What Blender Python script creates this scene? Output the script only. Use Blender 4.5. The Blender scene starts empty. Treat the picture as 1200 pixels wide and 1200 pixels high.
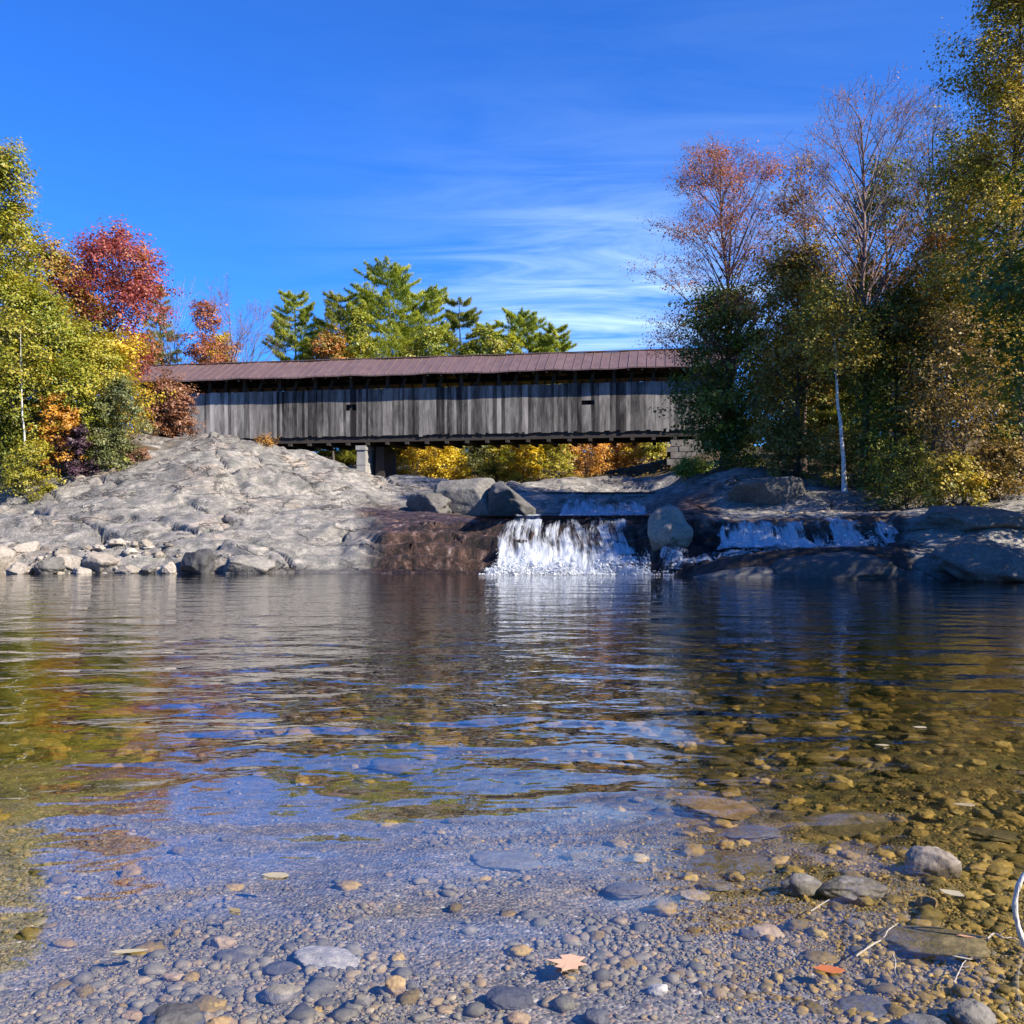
import bpy, math, random
import numpy as np

# ------------------------------------------------------------------ camera, sky, sun
scene = bpy.context.scene
COL = scene.collection
R = math.radians
F, HZ, CAMZ = 1200.0, 612.0, 1.5          # photo focal length (px of a 1200 px picture), horizon row, eye height

cam_data = bpy.data.cameras.new("camera")
cam_data.sensor_width = 36.0
cam_data.lens = 36.0
cam_data.shift_y = 0.01
cam_data.clip_end = 5000.0
cam = bpy.data.objects.new("camera", cam_data)
cam.location = (0, 0, CAMZ)
cam.rotation_euler = (R(90), 0, 0)
COL.objects.link(cam)
scene.camera = cam

SUN_EL = R(35.0)
SUN_AZ = R(121.0)                          # clockwise from +Y: to the right and a little behind the viewer
SUNV = (math.sin(SUN_AZ) * math.cos(SUN_EL), math.cos(SUN_AZ) * math.cos(SUN_EL), math.sin(SUN_EL))

scene.view_settings.view_transform = 'Standard'
scene.view_settings.look = 'None'
scene.view_settings.exposure = 1.12
scene.view_settings.gamma = 1.0
scene.render.engine = 'CYCLES'
scene.cycles.use_denoising = True
scene.cycles.max_bounces = 7
scene.cycles.diffuse_bounces = 3
scene.cycles.glossy_bounces = 3
scene.cycles.transmission_bounces = 4
scene.cycles.transparent_max_bounces = 24
scene.cycles.caustics_reflective = False
scene.cycles.caustics_refractive = False
scene.cycles.sample_clamp_indirect = 6.0


class NT:
    """small helper round a node tree"""
    def __init__(self, tree):
        self.t = tree
        self.n = tree.nodes
        self.l = tree.links

    def add(self, kind, **kw):
        nd = self.n.new(kind)
        for k, v in kw.items():
            setattr(nd, k, v)
        return nd

    def put(self, sock, val):
        if val is None:
            return
        if isinstance(val, bpy.types.NodeSocket):
            self.l.new(val, sock)
        else:
            if isinstance(val, tuple) and len(val) == 3 and sock.type == 'RGBA':
                val = val + (1.0,)
            sock.default_value = val

    def math(self, op, a, b=None, c=None, clamp=False):
        nd = self.add('ShaderNodeMath', operation=op, use_clamp=clamp)
        self.put(nd.inputs[0], a)
        self.put(nd.inputs[1], b)
        self.put(nd.inputs[2], c)
        return nd.outputs[0]

    def vmath(self, op, a, b=None):
        nd = self.add('ShaderNodeVectorMath', operation=op)
        self.put(nd.inputs[0], a)
        self.put(nd.inputs[1], b)
        return nd.outputs[0]

    def mix(self, fac, a, b, blend='MIX'):
        nd = self.add('ShaderNodeMix', data_type='RGBA', blend_type=blend)
        self.put(nd.inputs[0], fac)
        self.put(nd.inputs[6], a)
        self.put(nd.inputs[7], b)
        return nd.outputs[2]

    def ramp(self, fac, stops, interp='LINEAR'):
        nd = self.add('ShaderNodeValToRGB')
        nd.color_ramp.interpolation = interp
        el = nd.color_ramp.elements
        while len(el) > 1:
            el.remove(el[-1])
        el[0].position = stops[0][0]
        for i, (p, c) in enumerate(stops):
            e = el[0] if i == 0 else el.new(p)
            e.color = (c[0], c[1], c[2], 1) if isinstance(c, tuple) else (c, c, c, 1)
        self.put(nd.inputs[0], fac)
        return nd.outputs[0]

    def noise(self, vec, scale, detail=4.0, rough=0.55, dist=0.0, out=0):
        nd = self.add('ShaderNodeTexNoise')
        self.put(nd.inputs['Vector'], vec)
        nd.inputs['Scale'].default_value = scale
        nd.inputs['Detail'].default_value = detail
        nd.inputs['Roughness'].default_value = rough
        nd.inputs['Distortion'].default_value = dist
        return nd.outputs[out]

    def voro(self, vec, scale, feature='F1', out=0, rand=1.0):
        nd = self.add('ShaderNodeTexVoronoi', feature=feature)
        self.put(nd.inputs['Vector'], vec)
        nd.inputs['Scale'].default_value = scale
        nd.inputs['Randomness'].default_value = rand
        return nd.outputs[out]

    def mapping(self, vec, scale=(1, 1, 1), rot=(0, 0, 0), loc=(0, 0, 0)):
        nd = self.add('ShaderNodeMapping')
        self.put(nd.inputs['Vector'], vec)
        nd.inputs['Location'].default_value = loc
        nd.inputs['Rotation'].default_value = rot
        nd.inputs['Scale'].default_value = scale
        return nd.outputs[0]

    def bump(self, height, strength=1.0, dist=1.0, normal=None):
        nd = self.add('ShaderNodeBump')
        nd.inputs['Strength'].default_value = strength
        nd.inputs['Distance'].default_value = dist
        self.put(nd.inputs['Height'], height)
        if normal is not None:
            self.put(nd.inputs['Normal'], normal)
        return nd.outputs[0]


world = bpy.data.worlds.new("World")
scene.world = world
world.use_nodes = True
W = NT(world.node_tree)
W.n.clear()
sky = W.add('ShaderNodeTexSky', sky_type='NISHITA')
sky.sun_disc = False
sky.sun_elevation = SUN_EL
sky.sun_rotation = SUN_AZ
sky.altitude = 300.0
sky.air_density = 1.0
sky.dust_density = 0.2
sky.ozone_density = 3.0
SKY_TINT = (0.175, 0.555, 1.25)
tinted = W.mix(1.0, sky.outputs[0], SKY_TINT, 'MULTIPLY')
dirv = W.add('ShaderNodeTexCoord').outputs['Generated']
sep = W.add('ShaderNodeSeparateXYZ')
W.put(sep.inputs[0], dirv)
zc = W.math('MAXIMUM', sep.outputs[2], 0.03)
cx = W.math('DIVIDE', sep.outputs[0], zc)
cy = W.math('DIVIDE', sep.outputs[1], zc)
comb = W.add('ShaderNodeCombineXYZ')
W.put(comb.inputs[0], cx)
W.put(comb.inputs[1], cy)
plane = comb.outputs[0]
wisp = W.noise(W.mapping(plane, scale=(0.62, 1.5, 1), rot=(0, 0, R(-20)), loc=(3.1, 1.7, 0)), 1.5, 8.0, 0.62, 0.8)
wisp2 = W.noise(W.mapping(plane, scale=(0.9, 0.9, 1), loc=(7.3, 2.2, 0)), 0.8, 3.0, 0.5, 0.4)
# where the cirrus bank lies on the cloud plane
dxn = W.math('MULTIPLY', W.math('SUBTRACT', cx, 0.50), 1.25)
dyn = W.math('MULTIPLY', W.math('SUBTRACT', cy, 4.9), 0.62)
r2 = W.math('ADD', W.math('MULTIPLY', dxn, dxn), W.math('MULTIPLY', dyn, dyn))
bank = W.math('POWER', 2.718, W.math('MULTIPLY', r2, -1.0))
m1 = W.ramp(wisp, [(0.34, 0.0), (0.72, 1.0)])
m2 = W.ramp(wisp2, [(0.60, 0.0), (0.80, 1.0)])
mask = W.math('ADD', W.math('MULTIPLY', bank, W.math('MULTIPLY', m1, 1.1)),
              W.math('MULTIPLY', W.math('MULTIPLY', m1, m2), 0.10), clamp=True)
cloudcol = W.mix(mask, tinted, (4.2, 5.8, 7.4))
bg = W.add('ShaderNodeBackground')
W.put(bg.inputs[0], cloudcol)
bg.inputs[1].default_value = 0.09
wo = W.add('ShaderNodeOutputWorld')
W.l.new(bg.outputs[0], wo.inputs[0])

sun_data = bpy.data.lights.new("sun", 'SUN')
sun_data.energy = 5.0
sun_data.angle = R(0.5)
sun_data.color = (1.0, 0.90, 0.75)
sun = bpy.data.objects.new("sun", sun_data)
from mathutils import Vector, Matrix
sun.rotation_euler = Vector(SUNV).to_track_quat('Z', 'Y').to_euler()
sun.location = (30, -20, 40)
COL.objects.link(sun)

# ------------------------------------------------------------------ helpers
rng = np.random.default_rng(7)
random.seed(7)


def at(u, v, y):
    return np.array([(u - 600.0) / F * y, y, CAMZ + (HZ - v) / F * y])


def tag(o, label=None, cat=None, group=None, kind=None):
    if label:
        o["label"] = label
    if cat:
        o["category"] = cat
    if group:
        o["group"] = group
    if kind:
        o["kind"] = kind
    return o


def mesh_data(name, V, Q=None, T=None, smooth=True, attr=None, uv=None, mats=None):
    me = bpy.data.meshes.new(name)
    V = np.asarray(V, np.float32)
    me.vertices.add(len(V))
    me.vertices.foreach_set("co", V.ravel())
    loops, starts, tot = [], [], 0
    for arr, k in ((Q, 4), (T, 3)):
        if arr is not None and len(arr):
            arr = np.asarray(arr, np.int32)
            loops.append(arr.ravel())
            starts.append(tot + np.arange(len(arr)) * k)
            tot += arr.size
    loops = np.concatenate(loops)
    starts = np.concatenate(starts)
    me.loops.add(tot)
    me.loops.foreach_set("vertex_index", loops.astype(np.int32))
    me.polygons.add(len(starts))
    me.polygons.foreach_set("loop_start", starts.astype(np.int32))
    if attr is not None:
        a = me.attributes.new("Col", 'FLOAT_COLOR', 'POINT')
        full = np.zeros((len(V), 4), np.float32)
        full[:, 3] = 1
        full[:, :attr.shape[1]] = attr
        a.data.foreach_set("color", full.ravel())
    if uv is not None:
        l = me.uv_layers.new(name="UVMap")
        l.data.foreach_set("uv", np.asarray(uv, np.float32)[loops].ravel())
    me.update(calc_edges=True)
    me.polygons.foreach_set("use_smooth", np.full(len(me.polygons), bool(smooth)))
    me.validate()
    return me


def link(name, me, mat, parent=None, loc=None):
    o = bpy.data.objects.new(name, me)
    if mat is not None and not me.materials:
        me.materials.append(mat)
    COL.objects.link(o)
    if parent is not None:
        o.parent = parent
    if loc is not None:
        o.location = loc
    return o


def empty(name, loc, rot=(0, 0, 0)):
    o = bpy.data.objects.new(name, None)
    o.empty_display_size = 0.3
    o.location = loc
    o.rotation_euler = rot
    COL.objects.link(o)
    return o


class Geo:
    """collects pieces into one mesh"""
    def __init__(self):
        self.V, self.Q, self.T, self.A, self.n = [], [], [], [], 0

    def add(self, V, Q=None, T=None, a=None):
        V = np.asarray(V, np.float64)
        self.V.append(V)
        if Q is not None and len(Q):
            self.Q.append(np.asarray(Q) + self.n)
        if T is not None and len(T):
            self.T.append(np.asarray(T) + self.n)
        if a is None:
            a = np.zeros((len(V), 3))
        else:
            a = np.broadcast_to(np.asarray(a, float), (len(V), 3))
        self.A.append(a)
        self.n += len(V)

    def box(self, x0, x1, y0, y1, z0, z1, a=None):
        V = [(x, y, z) for x in (x0, x1) for y in (y0, y1) for z in (z0, z1)]
        Q = [(0, 1, 3, 2), (4, 6, 7, 5), (0, 4, 5, 1), (2, 3, 7, 6), (0, 2, 6, 4), (1, 5, 7, 3)]
        self.add(V, Q, a=a)

    def tube(self, pts, rad, n=6, a=None, cap=True):
        V, Q, T = tube(pts, rad, n)
        if cap:
            k = len(V)
            V = np.vstack([V, pts[0], pts[-1]])
            last = (len(pts) - 1) * n
            T = [(k, (i + 1) % n, i) for i in range(n)] + [(k + 1, last + i, last + (i + 1) % n) for i in range(n)]
        self.add(V, Q, T, a)

    def build(self, name, mat, parent=None, smooth=True, loc=None):
        V = np.vstack(self.V)
        Q = np.vstack(self.Q) if self.Q else None
        T = np.vstack(self.T) if self.T else None
        me = mesh_data(name, V, Q, T, smooth, np.vstack(self.A))
        return link(name, me, mat, parent, loc)


def tube(pts, rad, n):
    pts = np.asarray(pts, float)
    rad = np.asarray(rad, float)
    d = np.gradient(pts, axis=0)
    d /= np.linalg.norm(d, axis=1)[:, None] + 1e-9
    ref = np.where(np.abs(d[:, 2:3]) > 0.9, np.array([[1.0, 0, 0]]), np.array([[0, 0, 1.0]]))
    ref = np.broadcast_to(ref[len(ref) // 2], d.shape)
    a = np.cross(d, ref)
    a /= np.linalg.norm(a, axis=1)[:, None] + 1e-9
    b = np.cross(d, a)
    th = np.arange(n) / n * 2 * np.pi
    V = pts[:, None, :] + rad[:, None, None] * (np.cos(th)[None, :, None] * a[:, None, :] + np.sin(th)[None, :, None] * b[:, None, :])
    V = V.reshape(-1, 3)
    m = len(pts)
    i = np.arange(m - 1)[:, None] * n
    j = np.arange(n)[None, :]
    j2 = (j + 1) % n
    Q = np.stack([i + j, i + n + j, i + n + j2, i + j2], -1).reshape(-1, 4)
    return V, Q, []


# numpy value noise
def _h(ix, iy, iz, seed):
    h = (ix.astype(np.int64) * 374761393 + iy.astype(np.int64) * 668265263 + iz.astype(np.int64) * 2147483647 + seed * 974711) & 0xffffffff
    h = ((h ^ (h >> 13)) * 1274126177) & 0xffffffff
    h = ((h ^ (h >> 16)) * 2246822519) & 0xffffffff
    return ((h ^ (h >> 15)) & 0xffffff) / float(0xffffff)


def vnoise(x, y, z=None, seed=0):
    x = np.asarray(x, float)
    y = np.asarray(y, float)
    z = np.zeros_like(x) if z is None else np.asarray(z, float)
    ix, iy, iz = np.floor(x), np.floor(y), np.floor(z)
    fx, fy, fz = x - ix, y - iy, z - iz
    fx, fy, fz = [f * f * f * (f * (f * 6 - 15) + 10) for f in (fx, fy, fz)]
    out = 0
    for a in (0, 1):
        for b in (0, 1):
            for c in (0, 1):
                w = (fx if a else 1 - fx) * (fy if b else 1 - fy) * (fz if c else 1 - fz)
                out = out + w * _h(ix + a, iy + b, iz + c, seed)
    return out * 2 - 1


def fbm(x, y, z=None, seed=0, octv=4, gain=0.5):
    s, amp, f = 0, 1.0, 1.0
    for i in range(octv):
        s = s + amp * vnoise(np.asarray(x) * f + i * 17.3, np.asarray(y) * f - i * 9.1, None if z is None else np.asarray(z) * f + i * 3.7, seed + i)
        amp *= gain
        f *= 2.03
    return s


def sstep(a, b, x):
    t = np.clip((x - a) / (b - a), 0, 1)
    return t * t * (3 - 2 * t)


# ------------------------------------------------------------------ terrain heights
def P(y, v):
    return (y, CAMZ + (HZ - v) / F * y)


COLUMNS = {
    -900: [(24, -1.5), (27.5, -.06), P(29, 650), P(31, 630), P(35, 600), P(39, 590), P(46, 570), P(52, 545), (60, 6.5), (74, 8.0), (120, 14)],
    0:   [(27, -1.5), (30.5, -.06), P(31.5, 655), P(33, 640), P(36, 618), P(40, 600), P(46, 573), P(52, 545), (60, 6.5), (74, 7.6), (120, 13)],
    90:  [(27, -1.5), (30.3, -.06), P(31.5, 655), P(33, 638), P(36, 612), P(39, 596), P(46, 560), P(51, 532), (60, 6.3), (74, 7.3), (120, 12)],
    165: [(27, -1.5), (30.2, -.06), P(31.4, 655), P(32.8, 637), P(36, 606), P(39, 588), P(46, 543), P(50, 514), (58, 6.3), (74, 7.0), (120, 11)],
    200: [(27, -1.5), (30.1, -.06), P(31.4, 656), P(32.8, 638), P(36, 605), P(39, 588), P(46, 540), P(50.5, 521), (58, 6.0), (74, 6.9), (120, 10)],
    245: [(27, -1.5), (30.0, -.06), P(31.3, 656), P(32.6, 640), P(36, 606), P(39, 586), P(46, 532), P(50, 509), (57, 6.0), (74, 6.8), (120, 10)],
    300: [(27, -1.5), (30.0, -.06), P(31.3, 657), P(32.6, 643), P(36, 612), P(39, 594), P(46, 546), P(51, 520), (58, 5.3), (74, 6.0), (120, 9)],
    350: [(27, -1.5), (29.9, -.06), P(31.3, 656), P(32.6, 645), P(36, 615), P(39, 600), P(46, 556), P(52, 528), (58, 4.8), (74, 5.0), (120, 8)],
    400: [(27, -1.5), (29.9, -.06), P(31.2, 656), P(32.5, 646), P(36, 616), P(39, 604), P(46, 568), P(53, 541), (58, 4.4), (74, 4.6), (120, 8)],
    428: [(27, -1.5), (30.2, -.06), P(31.0, 648), P(32.2, 630), P(36, 611), P(39, 604), P(46, 577), P(54, 553), (60, 3.8), (74, 4.2), (120, 8)],
    450: [(27, -1.5), (30.2, -.06), P(30.8, 655), P(31.8, 628), P(32.9, 613), P(39, 604), P(46, 587), P(55, 562), (60, 3.4), (74, 4.0), (120, 8)],
    510: [(27, -1.5), (30.2, -.06), P(30.8, 656), P(31.8, 627), P(32.8, 612), P(39, 604), P(46, 592), P(55, 566), (60, 3.3), (74, 4.0), (120, 8)],
    565: [(27, -1.5), (30.2, -.06), P(30.8, 656), P(31.8, 626), P(32.7, 610), (40, 1.66), (46, 2.2), P(56, 570), (60, 3.4), (74, 4.0), (120, 8)],
    630: [(27, -1.5), (30.2, -.06), P(30.7, 656), P(31.7, 625), P(32.7, 606), (44, 1.66), (46.3, 2.75), (56, 2.85), (62, 3.9), (74, 4.2), (120, 8)],
    680: [(27, -1.5), (30.2, -.06), P(30.7, 656), P(31.7, 625), P(32.7, 606), (44, 1.66), (46.3, 2.75), (56, 2.85), (63, 4.0), (73, 4.4), (120, 7)],
    750: [(27, -1.5), (30.1, -.06), P(30.6, 656), P(31.6, 625), P(32.6, 606), (44, 1.66), (46.3, 2.75), (56, 2.9), (63, 4.0), (73, 5.3), (120, 7)],
    775: [(27, -1.5), (29.8, -.06), P(30.5, 645), P(31.3, 616), P(32.0, 604), (42, 1.75), (45, 2.7), (54, 3.1), (62, 4.2), (73, 5.8), (120, 7)],
    815: [(26, -1.5), (28.5, -.06), P(29.0, 655), P(30.8, 640), P(31.6, 606), (36, 1.75), P(40, 590), P(44, 572), (56, 4.0), (73, 6.6), (120, 9)],
    850: [(25, -1.5), (27.9, -.06), P(28.5, 648), P(30.3, 645), P(31.1, 614), P(36, 603), P(40, 577), P(44, 559), (54, 4.4), (74, 6.6), (120, 9)],
    905: [(25, -1.5), (27.7, -.06), P(28.3, 645), P(30.3, 644), P(31.2, 612), P(36, 602), P(40, 573), P(44, 551), (54, 4.7), (74, 6.6), (120, 10)],
    960: [(25, -1.5), (27.6, -.06), P(28.2, 643), P(30.2, 640), P(31.2, 610), P(35, 601), P(39, 576), P(44, 552), (54, 5.0), (74, 7), (120, 10)],
    1040: [(25, -1.5), (27.2, -.06), P(28.0, 644), P(30.0, 630), P(31.2, 606), P(34, 599), P(39, 580), P(44, 556), (54, 5.2), (74, 7.5), (120, 11)],
    1080: [(24, -1.5), (26.8, -.06), P(27.9, 652), P(29.5, 618), P(31.0, 598), P(34, 591), P(39, 576), P(44, 555), (54, 5.5), (74, 8), (120, 12)],
    1200: [(23.5, -1.5), (26.3, -.06), P(27.4, 656), P(29.0, 614), P(30.5, 597), P(34, 589), P(39, 572), P(45, 550), (54, 6.0), (74, 8.5), (120, 13)],
    1420: [(19, -1.3), (22, -.06), P(23.5, 655), P(25.0, 614), P(27, 597), P(31, 589), P(38, 572), P(45, 545), (54, 6.5), (74, 9), (120, 14)],
    2100: [(14, -1.2), (17, -.06), P(18.5, 655), P(20.0, 614), P(22, 597), P(27, 585), P(36, 565), P(45, 540), (54, 7), (74, 10), (120, 16)],
}
CU = np.array(sorted(COLUMNS))
CY = np.array([[p[0] for p in COLUMNS[u]] for u in CU], float)
CZ = np.array([[p[1] for p in COLUMNS[u]] for u in CU], float)


def height(x, y, detail=True):
    x = np.asarray(x, float)
    y = np.asarray(y, float)
    yy = np.maximum(y, 8.0)
    u = 600 + F * x / yy
    u = u + 7 * vnoise(x * 0.9, y * 0.9, seed=51) * sstep(25, 31, y)
    if detail:
        y0 = y
        lg = np.exp(-((y - 31.2) / 2.2) ** 4) * sstep(400, 450, u) * sstep(1090, 1040, u)
        y = y + lg * (0.28 * fbm(x / 1.5, y / 2.5, seed=52, octv=2) + 0.10 * (np.floor(fbm(x / 0.9, y / 4, seed=53, octv=1) * 3) / 3))
    ky = np.stack([np.interp(u, CU, CY[:, k]) for k in range(CY.shape[1])])
    kz = np.stack([np.interp(u, CU, CZ[:, k]) for k in range(CZ.shape[1])])
    # pool bed from the near shore out to the first knot
    shallow = 1 - 0.45 * sstep(0.0, 3.0, x) * sstep(4, 8, y)
    yb = y + 0.25 * vnoise(x * 0.7, y * 0.7, seed=5)
    bed = -np.interp(yb, [-8, 0, 2.3, 2.9, 4, 5.5, 8, 12, 17, 24, 60], [-1.6, -.42, -.0, .035, .075, .13, .26, .52, .95, 1.45, 1.5]) * shallow
    side = sstep(16, 30, np.abs(x)) * sstep(30, 14, y)
    bed = bed + side * 1.2
    z = bed
    t0 = np.clip((y - (ky[0] - 5)) / 5, 0, 1)
    z = bed * (1 - t0) + kz[0] * t0
    for k in range(CY.shape[1] - 1):
        t = np.clip((y - ky[k]) / (ky[k + 1] - ky[k]), 0, 1)
        s = 0.45 * t + 0.55 * t * t * (3 - 2 * t)
        z = np.where(y >= ky[k], kz[k] * (1 - s) + kz[k + 1] * s, z)
    far = np.maximum(y - ky[-1], 0)
    z = np.where(far > 0, kz[-1] + far * 0.06 + 3 * fbm(x * .01, y * .01, seed=8), z)
    if detail:
        land = sstep(-0.2, 0.8, y - ky[1])
        rocky = land * sstep(70, 55, y)
        falls = np.exp(-((u - 605) / 195.0) ** 6) * sstep(58, 50, y)
        falls = np.maximum(falls, np.exp(-((u - 930) / 130.0) ** 4) * sstep(36, 33, y))
        amp = rocky * (1 - 0.72 * falls)
        left = sstep(560, 430, u)
        # broad rounded humps, then broken slabs dipping down to the right
        z0_ = z + amp * 0.34 * fbm(x / 4.6, y / 2.8, seed=11, octv=1)
        z = z + amp * (0.34 * fbm(x / 4.6, y / 2.8, seed=11, octv=2) + 0.06 * fbm((x + y) / 2.2, (y - .4 * x) / 1.0, seed=10, octv=2) )
        zs = z0_
        for per, aa, (kx, ky_, kz_), sd, gr in ((2.3, 0.52, (0.20, 0.30, 1.0), 13, 0.85), (0.8, 0.07, (0.26, 0.15, 1.0), 23, 0.07), (2.1, 0.28, (-0.42, 0.3, 0.8), 33, 0.42)):
            q = (kx * x + ky_ * y + kz_ * zs) / per + 0.75 * fbm(x / 4.5, y / 3, seed=sd, octv=2)
            f = q - np.floor(q)
            h1 = _h(np.floor(q), np.floor(vnoise(x / 6, y / 6, seed=sd + 2) * 2), np.zeros_like(q), 3)
            z = z + amp * (0.35 + 0.65 * left) * aa * (h1 - 0.2) * (sstep(0, 0.13, f) * (1 - f) - 0.3)
            gm = sstep(0.05, 0.35, vnoise(x / 2.6 + sd, y / 2.6, seed=sd + 4))
            z = z - amp * gr * gm * np.exp(-((f - 0.03) / (0.030 / per)) ** 2)
        z = z + amp * 0.04 * fbm(x / 0.9, y / 0.9, seed=12, octv=3)
        # open joints
        c1 = np.abs(vnoise(x / 3.0 + 0.35 * y, y / 5.0 - 0.12 * x, seed=15))
        z = z - amp * 0.38 * sstep(0.055, 0.0, c1) * sstep(0.1, 0.5, vnoise(x / 5, y / 5, seed=16) + 0.45)
        c2 = np.abs(vnoise(x / 1.3 - 0.4 * y, y / 1.6 + 0.3 * x, seed=18))
        z = z - amp * 0.05 * sstep(0.06, 0.0, c2)
        lf = np.exp(-((y - 31.2) / 2.0) ** 4) * sstep(410, 440, u) * sstep(1090, 1040, u) * sstep(0.0, 0.15, z)
        qz = z / 0.36 + 0.7 * fbm(x / 2.6, y / 3, seed=57, octv=2)
        fz = qz - np.floor(qz)
        zq = z + 0.36 * (sstep(0.72, 1.0, fz) - fz)
        z = z * (1 - 0.9 * lf) + zq * 0.9 * lf
        z = z - lf * 0.22 * sstep(0.06, 0.0, np.abs(vnoise(x / 0.9, y / 2.5, seed=58)))
        z = z + lf * 0.035 * fbm(x / 0.16, y / 0.16, seed=59, octv=3)
        z = z + rocky * 0.022 * fbm(x / 0.28, y / 0.28, seed=17, octv=3)
        z = z + land * sstep(50, 62, y) * 0.25 * fbm(x / 2.5, y / 2.5, seed=19, octv=3)
        pool = (1 - land)
        z = z + pool * 0.02 * fbm(x / 0.35, y / 0.35, seed=21, octv=3) * sstep(0, 3, y) + pool * 0.10 * fbm(x / 2.2, y / 2.2, seed=22, octv=2) * sstep(4, 12, y)
    return z


def ground_z(x, y):
    return float(height(np.array([x]), np.array([y]))[0])


# ------------------------------------------------------------------ materials
def new_mat(name):
    m = bpy.data.materials.new(name)
    m.use_nodes = True
    t = NT(m.node_tree)
    t.n.clear()
    out = t.add('ShaderNodeOutputMaterial')
    return m, t, out


def principled(t, out, color, rough=0.8, normal=None, spec=0.3):
    b = t.add('ShaderNodeBsdfPrincipled')
    t.put(b.inputs['Base Color'], color)
    t.put(b.inputs['Roughness'], rough)
    b.inputs['Specular IOR Level'].default_value = spec
    if normal is not None:
        t.put(b.inputs['Normal'], normal)
    t.l.new(b.outputs[0], out.inputs[0])
    return b


def attr(t, which=None):
    a = t.add('ShaderNodeAttribute')
    a.attribute_name = "Col"
    if which is None:
        return a.outputs['Color']
    s = t.add('ShaderNodeSeparateColor')
    t.l.new(a.outputs['Color'], s.inputs[0])
    return s.outputs[which]


def coords(t, random_shift=False):
    c = t.add('ShaderNodeTexCoord').outputs['Object']
    if random_shift:
        oi = t.add('ShaderNodeObjectInfo')
        sc = t.math('MULTIPLY', oi.outputs['Random'], 37.0)
        c = t.vmath('ADD', c, sc)
    return c


def bedrock_material():
    m, t, out = new_mat("bedrock")
    p = coords(t)
    stain, soil, wet = attr(t, 0), attr(t, 1), attr(t, 2)
    n1 = t.noise(p, 0.45, 5, 0.6)
    n2 = t.noise(p, 1.7, 6, 0.65, 0.6)
    n3 = t.noise(p, 9.0, 5, 0.7)
    n4 = t.noise(t.mapping(p, scale=(1.2, 0.6, 2.6), rot=(0.2, 0.5, 0.5)), 2.2, 6, 0.7, 0.8)
    grey = t.ramp(n2, [(0.34, (0.14, 0.130, 0.118)), (0.5, (0.29, 0.265, 0.232)), (0.64, (0.43, 0.390, 0.335))])
    pink = t.ramp(n3, [(0.3, (0.34, 0.245, 0.175)), (0.7, (0.48, 0.375, 0.285))])
    c = t.mix(t.ramp(n1, [(0.54, 0.0), (0.68, 0.8)]), grey, pink)
    lich = t.ramp(n4, [(0.42, 1.0), (0.55, 0.0)])
    c = t.mix(t.math('MULTIPLY', lich, 0.68), c, (0.125, 0.13, 0.115))
    patchy = t.ramp(t.noise(t.mapping(p, scale=(0.7, 0.35, 1.6), rot=(0, 0.3, 0.3)), 0.9, 6, 0.72, 0.6), [(0.50, 0.0), (0.60, 0.75)])
    c = t.mix(patchy, c, (0.15, 0.145, 0.135))
    pale = t.ramp(t.noise(p, 3.1, 5, 0.7, 0.3), [(0.60, 0.0), (0.72, 0.8)])
    c = t.mix(t.math('MULTIPLY', pale, 0.7), c, (0.46, 0.43, 0.385))
    speck = t.ramp(t.noise(p, 34.0, 3, 0.7), [(0.35, 0.55), (0.65, 1.25)])
    c = t.mix(1.0, c, speck, 'MULTIPLY')
    vn = t.noise(t.mapping(p, scale=(0.5, 0.25, 1.3), rot=(0.1, 0.45, 0.4)), 1.1, 5, 0.6, 0.5)
    vein = t.ramp(t.math('ABSOLUTE', t.math('SUBTRACT', vn, 0.5)), [(0.0, 1.0), (0.027, 0.0)])
    vein = t.math('MULTIPLY', vein, t.ramp(n1, [(0.40, 0.0), (0.55, 1.0)]))
    c = t.mix(t.math('MULTIPLY', vein, 0.9), c, (0.045, 0.04, 0.035))
    brown = t.ramp(t.noise(t.mapping(p, scale=(1.0, 1.0, 0.45)), 2.6, 7, 0.76, 0.5), [(0.38, (0.008, 0.006, 0.005)), (0.47, (0.030, 0.018, 0.014)), (0.54, (0.078, 0.042, 0.031)), (0.60, (0.16, 0.095, 0.072)), (0.67, (0.40, 0.32, 0.275))])
    c = t.mix(stain, c, brown)
    dirt = t.ramp(t.noise(p, 5.0, 6, 0.7), [(0.3, (0.030, 0.022, 0.012)), (0.55, (0.09, 0.065, 0.035)), (0.75, (0.17, 0.11, 0.05))])
    c = t.mix(soil, c, dirt)
    dark = t.mix(1.0, c, (0.33, 0.33, 0.34), 'MULTIPLY')
    c = t.mix(wet, c, dark)
    hgt = t.math('ADD', t.math('MULTIPLY', n3, 0.03), t.math('ADD', t.math('MULTIPLY', t.noise(p, 28, 4, 0.7), 0.018), t.math('MULTIPLY', n4, 0.06)))
    hgt = t.math('SUBTRACT', hgt, t.math('MULTIPLY', vein, 0.05))
    hgt = t.math('ADD', hgt, t.math('MULTIPLY', t.math('MULTIPLY', stain, t.noise(t.mapping(p, scale=(0.8, 1.0, 2.6)), 4.5, 6, 0.75, 0.4)), 0.16))
    rough = t.math('SUBTRACT', 0.85, t.math('MULTIPLY', t.math('MAXIMUM', wet, t.math('MULTIPLY', stain, 0.7)), 0.5))
    principled(t, out, c, rough, t.bump(hgt, 1.0, 1.0), 0.35)
    return m


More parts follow.
